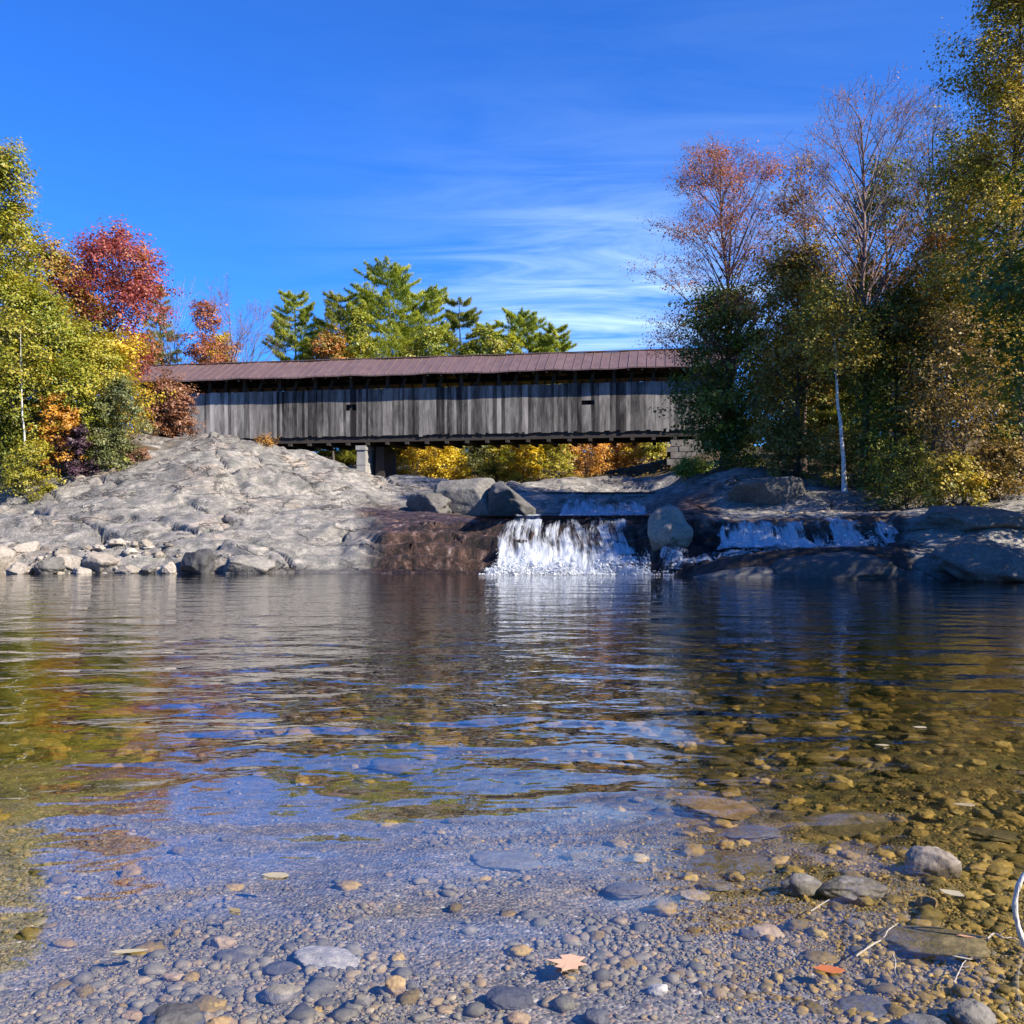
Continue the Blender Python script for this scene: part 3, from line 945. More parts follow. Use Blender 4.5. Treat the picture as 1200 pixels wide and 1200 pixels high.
def upper_stream():
    rows = np.linspace(32.2, 45.0, 30)
    cols = np.linspace(-0.035, 0.14, 30)
    Yg, Sg = np.meshgrid(rows, cols, indexing='ij')
    X = Sg * Yg
    V = np.stack([X, Yg, 1.71 + 0 * X], -1).reshape(-1, 3)
    tag(link("stream", mesh_data("stream", V, grid_quads(30, 30), None, True), M['stream']), "thin stream running level between the two waterfalls", "stream", kind="structure")
    rows = np.linspace(46.4, 58.0, 20)
    cols = np.linspace(0.03, 0.14, 20)
    Yg, Sg = np.meshgrid(rows, cols, indexing='ij')
    X = Sg * Yg
    V = np.stack([X, Yg, 2.87 + 0 * X], -1).reshape(-1, 3)
    tag(link("stream", mesh_data("stream", V, grid_quads(20, 20), None, True), M['stream']), "river running under the covered bridge to the upper cascade", "stream", kind="structure")


upper_stream()


def scatter_blobs(name, label, cat, centers, sizes, mat, base, flat=(1, 1, 0.6), jitter=0.25, seed=1, kind="stuff", rand=None):
    r = np.random.default_rng(seed)
    Vb, Tb = base
    n, k = len(centers), len(Vb)
    ang = r.uniform(0, 2 * np.pi, n)
    sc = np.stack([r.uniform(0.75, 1.25, n), r.uniform(0.65, 1.1, n), r.uniform(0.6, 1.1, n)], -1) * np.array(flat)
    V = Vb[None] * (1 + jitter * r.uniform(-1, 1, (n, k, 1)) * 0.6)
    lob = r.normal(size=(n, 3))
    lob /= np.linalg.norm(lob, axis=1)[:, None]
    V = V * (1 + jitter * np.einsum('nki,ni->nk', np.broadcast_to(Vb, V.shape), lob)[..., None])
    V = V * sc[:, None, :]
    c, s = np.cos(ang)[:, None], np.sin(ang)[:, None]
    x, y = V[..., 0] * c - V[..., 1] * s, V[..., 0] * s + V[..., 1] * c
    V = np.stack([x, y, V[..., 2]], -1) * np.asarray(sizes)[:, None, None] + np.asarray(centers)[:, None, :]
    T = Tb[None] + (np.arange(n) * k)[:, None, None]
    a = r.uniform(0, 1, n) if rand is None else rand
    A = np.repeat(np.repeat(a[:, None, None], k, 1), 3, 2).reshape(-1, 3)
    me = mesh_data(name, V.reshape(-1, 3), None, T.reshape(-1, 3), True, A)
    return tag(link(name, me, mat), label, cat, kind=kind)


def foam():
    r = np.random.default_rng(5)
    C, S = [], []
    for u0, u1, y0, y1, n, zz, s0 in ((572, 762, 29.45, 30.35, 9500, 0.30, 0.010), (850, 930, 29.9, 30.5, 900, 0.5, 0.014),
                                      (940, 1030, 29.9, 30.5, 500, 0.5, 0.014), (780, 900, 29.2, 29.7, 500, 0.0, 0.014),
                                      (560, 790, 29.1, 29.8, 500, 0.03, 0.012)):
        u = r.uniform(u0, u1, n)
        y = r.uniform(y0, y1, n)
        x = (u - 600) / F * y
        gz = np.maximum(height(x, y), 0.0)
        z = gz + np.abs(r.normal(0, 1, n)) ** 1.5 * zz * 0.45 * (0.5 + 0.5 * vnoise(x * 2.5, x * 0, seed=4)) if zz > 0.1 else gz + 0.01
        C.append(np.stack([x, y, np.minimum(z, 1.4)], -1))
        S.append(s0 * r.lognormal(0, 0.55, n))
    scatter_blobs("foam", "white foam and splash at the feet of the falls", "foam", np.vstack(C), np.concatenate(S), M['foam'], ICO1, (1, 1, 0.8), 0.3, 6)


foam()


def foam_apron():
    X, Y = np.meshgrid(np.linspace(-1.3, 4.9, 160), np.linspace(28.6, 30.5, 50), indexing='ij')
    Z = 0.015 + 0.03 * np.abs(fbm(X * 3, Y * 3, seed=95, octv=3)) + 0.10 * sstep(29.9, 30.3, Y) * np.abs(fbm(X * 4, Y * 4, seed=96, octv=3))
    A = sstep(-1.3, -0.5, X) * sstep(4.9, 4.2, X) * (0.10 + 0.95 * sstep(29.0 + 0.4 * vnoise(X * 1.3, X * 0, seed=97), 30.2, Y))
    uv = np.stack([X * 0.5, Y * 1.5], -1).reshape(-1, 2)
    me = mesh_data("foam_apron", np.stack([X, Y, Z], -1).reshape(-1, 3), grid_quads(160, 50), None, True, np.repeat(A.reshape(-1, 1), 3, 1), uv)
    tag(link("foam_apron", me, M['white']), "white churned water spreading on the pool at the foot of the main fall", "foam", kind="stuff")


foam_apron()

# ------------------------------------------------------------------ stones
def stone_mesh(name, seed, size, base=ICO3, rough=0.22, blocky=0.0, cuts=5):
    """an uneven stone: noise-swollen ball planed by a few random flats"""
    r = np.random.default_rng(seed)
    V = base[0].copy()
    V = V * (1 + rough * fbm(V[:, 0] * 1.1 + seed, V[:, 1] * 1.1, V[:, 2] * 1.1, seed=seed, octv=3))[:, None]
    for i in range(cuts):
        nrm = r.normal(size=3)
        nrm /= np.linalg.norm(nrm)
        lim = r.uniform(0.55, 0.85) if blocky else r.uniform(0.72, 0.95)
        d = V @ nrm - lim
        V = V - np.where(d > 0, d * (0.92 if blocky else 0.75), 0)[:, None] * nrm[None]
    V = V * (1 + rough * 0.16 * fbm(V[:, 0] * 5, V[:, 1] * 5, V[:, 2] * 5, seed=seed + 3, octv=2))[:, None]
    V = V * (np.array(size) / 2)[None]
    a = np.full((len(V), 3), r.uniform(0.25, 0.75))
    return mesh_data(name, V, None, base[1], True, a)


def boulder(label, u, v, y, w, h, d, mat, seed, rotz=0.0, tilt=0.0, group=None, blocky=1.0, name="boulder", cat="boulder", sink=0.25, base=None):
    """a boulder whose centre shows at (u, v); w, h in photo pixels at distance y, d in metres"""
    c = at(u, v, y)
    me = stone_mesh(name, seed, (w / F * y, d, h / F * y * (1 + sink)), base or ICO5, 0.22, blocky, 7)
    o = link(name, me, M[mat], None, (c[0], c[1], c[2] - sink * h / F * y / 2))
    o.rotation_euler = (0, tilt, rotz)
    return tag(o, label, cat, group)


LS = "boulders along the left shore"
for i, (lb, u, v, y, w, h, d, mt) in enumerate([
    ("pale angular boulder on top of the shore rubble at the left edge", 28, 643, 31.6, 42, 24, 1.0, 'pale_boulder'),
    ("tan boulder cut by the left edge of the picture at the waterline", 3, 655, 30.8, 36, 34, 1.0, 'pale_boulder'),
    ("low white stone in the water before the pale angular boulder", 25, 667, 30.0, 30, 16, 0.8, 'pale_boulder'),
    ("grey green boulder right of the white stone on the left shore", 58, 662, 30.2, 34, 22, 0.9, 'boulder'),
    ("wide pale boulder leaning on the slab above the left waterline", 83, 658, 30.7, 38, 22, 0.9, 'pale_boulder'),
    ("rounded cream boulder below the pink stain of the slab", 118, 656, 30.8, 42, 26, 1.0, 'pale_boulder'),
    ("small cream stone at the water between two cream boulders", 97, 669, 30.0, 20, 10, 0.5, 'pale_boulder'),
    ("flat buff stone sunk at the foot of the slab", 150, 667, 30.2, 30, 12, 0.7, 'pale_boulder'),
    ("small square stone beside the flat buff stone", 176, 667, 30.1, 18, 11, 0.5, 'boulder'),
    ("white rounded stone left of the dark hollow boulder", 199, 667, 30.0, 18, 13, 0.5, 'pale_boulder'),
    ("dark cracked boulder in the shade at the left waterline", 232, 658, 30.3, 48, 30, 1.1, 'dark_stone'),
    ("long grey boulder right of the dark cracked boulder", 285, 661, 30.1, 66, 26, 1.3, 'boulder'),
]):
    boulder(lb, u, v, y, w, h, d, mt, 200 + i, random.uniform(-.5, .5), random.uniform(-.15, .15), LS)

boulder("big dark boulder split from its neighbour beside the upper pool", 552, 583, 43.0, 92, 44, 3.4, 'boulder', 231, 0.2, 0.05, "dark boulders above the main fall")
boulder("dark square shouldered boulder left of the upper cascade", 596, 585, 42.2, 60, 38, 2.6, 'dark_stone', 233, -0.2, 0.0, "dark boulders above the main fall")
boulder("low grey boulder in front of the split dark boulder", 505, 590, 42.0, 50, 22, 2.0, 'boulder', 234, 0.1, 0.1, "dark boulders above the main fall")
boulder("smooth pale grey bulge of rock between the two falls", 783, 619, 30.7, 50, 42, 1.3, 'pale_boulder', 263, 0.4, 0.05, None, 0.0)
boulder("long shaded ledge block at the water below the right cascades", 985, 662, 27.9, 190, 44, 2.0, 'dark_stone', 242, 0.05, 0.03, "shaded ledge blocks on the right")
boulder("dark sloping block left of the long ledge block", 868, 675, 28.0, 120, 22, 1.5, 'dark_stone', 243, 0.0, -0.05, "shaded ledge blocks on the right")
boulder("grey tilted slab lying by the water at the right edge", 1160, 655, 27.0, 150, 50, 2.6, 'boulder', 244, 0.15, 0.12, "shaded ledge blocks on the right")
boulder("grey shaded outcrop on the right bank below the trees", 905, 575, 38.5, 110, 52, 3.0, 'boulder', 245, -0.1, -0.1, "shaded ledge blocks on the right")
boulder("long flat grey slab above the water on the right bank", 1140, 608, 29.6, 150, 34, 2.4, 'boulder', 246, 0.05, 0.02, "shaded ledge blocks on the right")


# loose rubble between the boulders
def rubble():
    r = np.random.default_rng(12)
    n = 200
    u = r.uniform(-260, 215, n)
    y = r.uniform(30.0, 31.6, n) - 0.0
    x = (u - 600) / F * y
    z = height(x, y)
    scatter_blobs("rubble", "small broken stones along the left waterline", "rubble", np.stack([x, y, z], -1), r.lognormal(-2.3, 0.45, n), M['pale_boulder'], ICO2, (1, 1, .7), .5, 13)


rubble()


def gravel():
    r = np.random.default_rng(21)
    # fine gravel and pebbles of the near shallows
    n = 190000
    y = 2.3 + np.minimum(r.gamma(1.9, 0.95, n), 6.5)
    x = r.uniform(-0.75, 0.75, n) * (y + 0.4)
    patch = fbm(x * 1.1, y * 1.1, seed=23, octv=3)
    size = np.clip(r.lognormal(-5.55 + 0.38 * fbm(x * 0.8 + 5, y * 0.8, seed=26, octv=2), 0.60, n), 0.0025, 0.05)
    # near the viewer the stones are coarser; sandy patches hold few of them
    size = np.where((y < 3.6) & (r.random(n) < 0.06), np.minimum(size * 2.4, 0.034), size)
    keep = r.random(n) < np.clip(0.62 + 0.9 * patch, 0.05, 1)
    x, y, s = x[keep], y[keep], size[keep]
    z = height(x, y) + s * 0.12
    brown = r.random(len(x)) < sstep(0.2, 1.5, x + 0.35 * fbm(x, y, seed=27, octv=2) + 0.35 * (y - 4.2))
    for nm, lb, mt, sel, sd in (("gravel", "grey gravel and pebbles under the shallow water", 'gravel', ~brown, 22), ("gravel", "brown algae stained gravel under the water on the right", 'cobbles', brown, 27)):
        small = sel & (s < 0.011)
        big = sel & (s >= 0.011)
        scatter_blobs(nm, lb, "gravel", np.stack([x, y, z], -1)[small], s[small], M[mt], ICO0, (1, 1, .62), .45, sd)
        scatter_blobs(nm, lb.replace("gravel and pebbles", "pebbles").replace("gravel", "pebbles"), "pebbles", np.stack([x, y, z], -1)[big], s[big], M[mt], ICO1, (1.1, 1, .58), .42, sd + 100)
    n = 5200
    y = 3.2 + 14.0 * r.random(n) ** 1.3
    x = r.uniform(-0.7, 0.7, n) * (y + 1)
    keep = r.random(n) < np.clip(0.06 + 0.75 * sstep(0.3, 2.2, x) * sstep(3, 4, y) + 0.6 * sstep(6.5, 9.5, y), 0, 1)
    x, y = x[keep], y[keep]
    s = np.clip(r.lognormal(-3.25, 0.6, len(x)), 0.014, 0.20) * (0.6 + 0.05 * y)
    z = height(x, y) + s * 0.1
    deep = np.minimum(-height(x, y) * 0.9, 0.3)
    s = np.minimum(s, 0.012 + deep * 0.55)
    scatter_blobs("cobbles", "brown algae covered cobbles on the pool bed", "cobbles", np.stack([x, y, z], -1), s, M['cobbles'], ICO2, (1.2, 1, .55), .45, 24)


gravel()

PB = "single stones in the shallows"


def shallow_stone(label, u, v, w, h, mat, seed, up=0.5, d=None, rot=0.0, group=PB):
    """a stone standing on the bed where the water surface shows at (u, v)"""
    y = CAMZ * F / (v - HZ)
    x = (u - 600) / F * y
    W_, H_ = w / F * y, h / F * y
    z = ground_z(x, y)
    W_ *= 0.92
    D_ = d or W_ * 0.75
    H_ = max(0.35 * H_, H_ - 0.40 * D_)
    me = stone_mesh("stone", seed, (W_, D_, H_ * 1.35), ICO3 if w < 60 else ICO5, 0.18, 0.0, 5)
    o = link("stone", me, M[mat], None, (x, y, z + H_ * (up * 0.75 - 0.25)))
    o.rotation_euler = (random.uniform(-.15, .15), random.uniform(-.15, .15), rot)
    return tag(o, label, "stone", group)


STONES = [
    ("rounded grey stone standing out of the water with a pale streak on top", 1090, 1006, 66, 52, 'brown_stone', 0.75),
    ("large grey submerged stone with a dark shaded left side", 1000, 1030, 88, 44, 'grey_stone', 0.8),
    ("smaller grey stone just left of the large submerged stone", 938, 1028, 52, 34, 'grey_stone', 0.8),
    ("long low brown boulder lying under the dark water on the right", 1090, 1092, 150, 50, 'olive_stone', 0.7),
    ("flat brown slab under water behind the grey stones", 850, 990, 110, 26, 'olive_stone', 0.6),
    ("grey flat stone under water left of the standing stone's row", 880, 956, 84, 24, 'grey_stone', 0.6),
    ("wide olive boulder under water before the shaded right bank", 985, 942, 120, 26, 'olive_stone', 0.6),
    ("tan boulder under water left of the wide olive boulder", 845, 925, 110, 24, 'tan_stone', 0.5),
    ("olive boulder under water at the right edge", 1160, 955, 90, 30, 'olive_stone', 0.6),
    ("pale flat stone in the shallows left of centre", 382, 1112, 84, 30, 'pale_stone', 0.7),
    ("small dark blue stone beside the pale flat stone", 325, 1122, 46, 24, 'dark_stone', 0.7),
    ("round yellow brown pebble near the bottom centre", 463, 1152, 30, 26, 'tan_stone', 0.9),
    ("grey pink pebble left of the yellow brown pebble", 424, 1168, 26, 22, 'grey_stone', 0.9),
    ("large smooth dark stone on the bottom edge at left", 205, 1192, 84, 46, 'dark_stone', 0.9),
    ("buff stone on the bottom edge right of the dark stone", 258, 1198, 44, 26, 'tan_stone', 0.9),
    ("pink pebble above the smooth dark stone", 156, 1178, 26, 16, 'tan_stone', 0.9),
    ("blue grey hollow stone half sunk at the bottom centre", 600, 1158, 62, 30, 'dark_stone', 0.8),
    ("rusty pebble under the blue grey hollow stone", 608, 1178, 34, 18, 'tan_stone', 0.8),
    ("dark pebble right of the rusty pebble", 698, 1182, 36, 24, 'dark_stone', 0.8),
    ("grey brown stone half out of the water on the bottom right edge", 1138, 1190, 66, 44, 'grey_stone', 1.0),
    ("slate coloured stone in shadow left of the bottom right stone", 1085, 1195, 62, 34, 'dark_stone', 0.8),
    ("yellow pebble under the submerged grey stones", 1085, 1040, 30, 20, 'tan_stone', 0.8),
    ("ochre flat stone under water left of the brown boulder", 900, 1078, 42, 22, 'tan_stone', 0.7),
    ("dark slab sunk before the orange leaf", 1010, 1162, 96, 30, 'dark_stone', 0.5),
    ("small dark stone left of the ochre flat stone", 878, 1080, 30, 16, 'dark_stone', 0.7),
    ("grey stone sunk alone near the right end of the sky reflection", 730, 1022, 62, 28, 'grey_stone', 0.6),
    ("broad grey stone under the ripples at centre", 590, 985, 90, 26, 'grey_stone', 0.5),
    ("speckled grey cobble left of the pale flat stone", 275, 1105, 58, 26, 'grey_stone', 0.6),
    ("pink cobble beside the speckled grey cobble", 262, 1090, 34, 20, 'tan_stone', 0.6),
    ("grey cobble low in the left shallows with a rusty cap", 205, 1132, 26, 14, 'tan_stone', 0.9),
    ("brown stone sunk left of the grey stones on the right", 838, 1018, 46, 20, 'olive_stone', 0.6),
    ("pinkish stone sunk before the flat brown slab", 815, 1030, 40, 18, 'tan_stone', 0.6),
    ("oval grey stone near the bottom left of centre", 330, 1158, 50, 30, 'grey_stone', 0.7),
    ("pale round pebble at the bottom right of centre", 770, 1150, 28, 18, 'pale_stone', 0.8),
]
for i, (lb, u, v, w, h, mt, up) in enumerate(STONES):
    shallow_stone(lb, u, v, w, h, mt, 400 + i, up, rot=random.uniform(-.5, .5))

# ------------------------------------------------------------------ covered bridge
def build_bridge():
    L = 42.0
    ex = -27.2, 73.4
    root = empty("covered_bridge", (ex[0], ex[1], 7.36), (0, -0.006, math.atan2(-5.5, 36.0)))
    tag(root, "weathered grey covered bridge with brown metal roof spanning the rocky river", "covered bridge")
    r = np.random.default_rng(3)
    Wd = 5.0
    WIN = [(15.95, 16.42, 1.78, 2.2), (32.35, 33.0, 1.8, 2.1)]
    # two walls of vertical boards
    for side in (0, 1):
        g = Geo()
        x = 0.0
        while x < L:
            w = r.uniform(0.13, 0.32)
            off = r.uniform(-0.001, 0.001)
            z0 = r.normal(0, 0.035)
            z1 = 3.25 + r.normal(0, 0.02)
            a = (np.clip(r.normal(0.5, 0.20) + 0.22 * float(vnoise(x * 0.35, side * 9.0, seed=61)), 0, 1), 0.0, 0.0)
            if side == 0 and 15.9 < x < 16.5:
                a = (0.1, 0.75, 0)
            elif r.random() < 0.05:
                a = (0.1, 0.5, 0)
            y0, y1 = (off, off + 0.03) if side == 0 else (Wd + off, Wd + off + 0.03)
            spans = [(z0, z1)]
            if side == 0:
                for wx0, wx1, wz0, wz1 in WIN:
                    if x + w > wx0 and x < wx1:
                        spans = [(z0, wz0), (wz1, z1)]
            for s0, s1 in spans:
                g.box(x, x + w - 0.002, y0, y1, s0, s1, a)
            x += w
        g.build("siding", M['siding'], root, smooth=False)
    # nailers behind the boards
    g = Geo()
    for yy in (0.05, Wd - 0.11):
        for zz in (0.1, 3.0):
            g.box(0.05, L - 0.05, yy, yy + 0.06, zz, zz + 0.14)
    g.build("nailing_rail", M['timber'], root, smooth=False)
    # roof with raised seams
    ov, ez, rz = 0.9, 4.1, 5.72
    for s in (0, 1):
        g = Geo()
        ye = -ov if s == 0 else Wd + ov
        ym = Wd / 2
        n = 70
        xs = np.linspace(-0.7, L + 0.7, n * 2)
        V = []
        for x in xs:
            sag = 0.03 * math.sin(x * 0.9) + 0.02 * math.sin(x * 2.3 + 1)
            V += [(x, ye, ez + sag), (x, ym, rz + sag), (x, ym, rz - 0.08 + sag), (x, ye, ez - 0.08 + sag)]
        V = np.array(V)
        Q = []
        for i in range(len(xs) - 1):
            for k in range(4):
                Q.append((i * 4 + k, i * 4 + (k + 1) % 4, i * 4 + 4 + (k + 1) % 4, i * 4 + 4 + k))
        Q += [(0, 3, 2, 1), tuple((len(xs) - 1) * 4 + k for k in (0, 1, 2, 3))]
        g.add(V, Q)
        for x in np.arange(-0.6, L + 0.6, 0.61):
            sag = 0.03 * math.sin(x * 0.9) + 0.02 * math.sin(x * 2.3 + 1)
            c = np.array([(x, ye - 0.01, ez + sag), (x, ym, rz + sag)])
            P8 = []
            for p in c:
                for dx, dz in ((-0.03, -0.02), (0.03, -0.02), (0.018, 0.045), (-0.018, 0.045)):
                    P8.append((p[0] + dx, p[1], p[2] + dz))
            g.add(P8, [(0, 1, 5, 4), (1, 2, 6, 5), (2, 3, 7, 6), (3, 0, 4, 7), (0, 3, 2, 1), (4, 5, 6, 7)])
        rf = g.build("roof", M['roof'], root, smooth=False)
        if s == 0:
            g = Geo()
            g.box(-0.72, L + 0.72, ym - 0.16, ym + 0.16, rz + 0.01, rz + 0.06)
            g.build("ridge_cap", M['roof'], rf, smooth=False)
    # plates, chords, deck
    g = Geo()
    for yy in (0.12, Wd - 0.42):
        g.box(0, L, yy, yy + 0.3, 4.16, 4.46)
    g.build("top_plate", M['timber'], root, smooth=False)
    g = Geo()
    for yy in (0.12, Wd - 0.47):
        g.box(0, L, yy, yy + 0.35, -0.42, 0.12)
    g.build("bottom_chord", M['timber'], root, smooth=False)
    g = Geo()
    g.box(0.02, L - 0.02, 0.5, Wd - 0.5, 0.0, 0.1)
    g.build("deck", M['timber'], root, smooth=False)
    fb = Geo()
    fb.box(-0.12, 0.12, -0.05, Wd + 0.05, -0.62, -0.44)
    post = Geo()
    post.box(-0.11, 0.11, 0.14, 0.38, 0.13, 4.15)
    br = Geo()
    br.tube([(0.1, 0.26, 0.3), (1.25, 0.26, 4.0)], [0.11, 0.11], 4)
    m0 = None
    for nm, geo, st, mat in (("floor_beam", fb, 1.4, 'timber'), ("truss_post", post, 2.6, 'timber'), ("truss_brace", br, 2.6, 'timber')):
        o = geo.build(nm, M[mat], root, smooth=False)
        o.location.x = 0.6
        x = 0.6 + st
        while x < L - (1.4 if nm == "truss_brace" else 0.3):
            c = o.copy()
            COL.objects.link(c)
            c.parent = root
            c.location.x = x
            x += st
    # rafters under the eave
    g = Geo()
    for x in np.arange(0.3, L, 0.9):
        for ya, yb in ((-ov + 0.06, Wd / 2 - 0.05), (Wd + ov - 0.06, Wd / 2 + 0.05)):
            za, zb = ez - 0.10, rz - 0.10
            V = [(x + dx, y, z + dz) for y, z in ((ya, za + 0.03), (yb, zb - 0.02)) for dx, dz in ((-.05, -.13), (.05, -.13), (.05, 0), (-.05, 0))]
            g.add(V, [(0, 1, 5, 4), (1, 2, 6, 5), (2, 3, 7, 6), (3, 0, 4, 7), (0, 3, 2, 1), (4, 5, 6, 7)])
    g.build("rafters", M['timber'], root, smooth=False)
    # gables over the two portals
    for x0, x1 in ((-0.34, -0.30), (L + 0.30, L + 0.34)):
        g = Geo()
        V = [(x, y, z) for x in (x0, x1) for y, z in ((-0.1, 3.7), (Wd + 0.1, 3.7), (Wd + 0.1, 4.42), (Wd / 2, 5.58), (-0.1, 4.42))]
        g.add(V, [(0, 1, 6, 5), (1, 2, 7, 6), (2, 3, 8, 7), (3, 4, 9, 8), (4, 0, 5, 9), (0, 4, 2, 1), (5, 6, 7, 9)], [(4, 3, 2), (9, 7, 8)])
        g.build("gable", M['siding'], root, smooth=False)
    # concrete pier
    g = Geo()
    px = 16.55
    def prism(g, x0, x1, y0, y1, z0, z1, bat, a=None):
        V = []
        for z, e in ((z0, bat), (z1, 0.0)):
            V += [(x0 - e, y0 - e, z), (x1 + e, y0 - e, z), (x1 + e, y1 + e, z), (x0 - e, y1 + e, z)]
        g.add(V, [(0, 3, 2, 1), (4, 5, 6, 7), (0, 1, 5, 4), (1, 2, 6, 5), (2, 3, 7, 6), (3, 0, 4, 7)], a=a)
    prism(g, px + 0.1, px + 0.72, -0.05, Wd + 0.05, -5.0, -2.013, 0.10)
    prism(g, px + 0.11, px + 0.71, -0.04, Wd + 0.04, -2.0, -0.963, 0.03)
    prism(g, px + 0.04, px + 0.78, -0.12, Wd + 0.12, -0.96, -0.66, 0.0)
    pr = g.build("pier", M['concrete'], root, smooth=False)
    g = Geo()
    prism(g, px + 1.1, px + 1.7, 1.2, Wd - 0.6, -5.0, -0.66, 0.05)
    g.build("pier_post", M['timber'], root, smooth=False)
    # stone abutments, laid in courses
    for xa, xb in ((-1.5, 1.4), (38.1, 43.5)):
        g = Geo()
        z = -0.66
        k = 0
        while z > -4.4:
            hh = r.uniform(0.32, 0.5)
            x = xa - (0.25 if k % 2 else 0.0)
            while x < xb:
                w = r.uniform(0.6, 1.15)
                dy = r.uniform(-0.04, 0.04)
                g.box(x + 0.012, min(x + w, xb) - 0.012, -0.3 + dy, Wd + 0.3, z - hh + 0.012, z - 0.012)
                x += w
            z -= hh
            k += 1
        g.build("abutment", M['masonry'], root, smooth=False)


build_bridge()

# ------------------------------------------------------------------ trees and shrubs
LEAF_QUAD = np.array([(0, 0, 0), (0.36, 0.55, 0.05), (0, 1, 0), (-0.36, 0.55, 0.05)])


def rand_frames(r, n, up=0.4, out=None):
    """random orthonormal frames, leaf normals leaning upward"""
    nrm = r.normal(size=(n, 3))
    nrm /= np.linalg.norm(nrm, axis=1)[:, None]
    nrm[:, 2] = np.abs(nrm[:, 2]) + up
    if out is not None:
        nrm = nrm * 0.75 + out
    nrm /= np.linalg.norm(nrm, axis=1)[:, None]
    a = r.normal(size=(n, 3))
    a -= (a * nrm).sum(1)[:, None] * nrm
    a /= np.linalg.norm(a, axis=1)[:, None]
    b = np.cross(nrm, a)
    return a, b, nrm


def leaves_mesh(name, pts, size, r, clump_val, aspect=1.0, up=0.7, axis=None, quad=LEAF_QUAD, out=None):
    n = len(pts)
    a, b, nrm = rand_frames(r, n, up, out)
    if axis is not None:
        b = axis / (np.linalg.norm(axis, axis=1)[:, None] + 1e-9)
        a = np.cross(b, nrm)
        a /= np.linalg.norm(a, axis=1)[:, None] + 1e-9
        nrm = np.cross(a, b)
    s = size * np.clip(r.lognormal(-0.16, 0.32, n), 0.4, 1.9)
    V = pts[:, None, :] + s[:, None, None] * (quad[None, :, 0:1] * aspect * a[:, None] + (quad[None, :, 1:2] - 0.5) * b[:, None] + quad[None, :, 2:3] * nrm[:, None])
    Q = np.arange(n * 4).reshape(n, 4)
    A = np.stack([r.random(n), clump_val, np.zeros(n)], -1)
    return mesh_data(name, V.reshape(-1, 3), Q, None, False, np.repeat(A, 4, 0))


def bez(p0, p1, p2, n):
    t = np.linspace(0, 1, n)[:, None]
    return (1 - t) ** 2 * p0 + 2 * t * (1 - t) * p1 + t * t * p2


PROFILE = {
    'oval': lambda t: np.sin(np.pi * np.clip(t, 0.02, 0.98) ** 0.85) ** 0.7,
    'cone': lambda t: np.clip(1.02 - t, 0, 1) ** 0.85,
    'column': lambda t: np.clip(1.0 - t ** 2.6, 0, 1) ** 0.6 * (0.55 + 0.45 * np.clip(t * 4, 0, 1)),
    'vase': lambda t: (0.35 + 0.65 * np.clip(t * 1.6, 0, 1)) * np.clip(1.03 - t ** 4, 0, 1) ** 0.5,
    'dome': lambda t: np.clip(1.0 - t ** 2.0, 0, 1) ** 0.5,
}


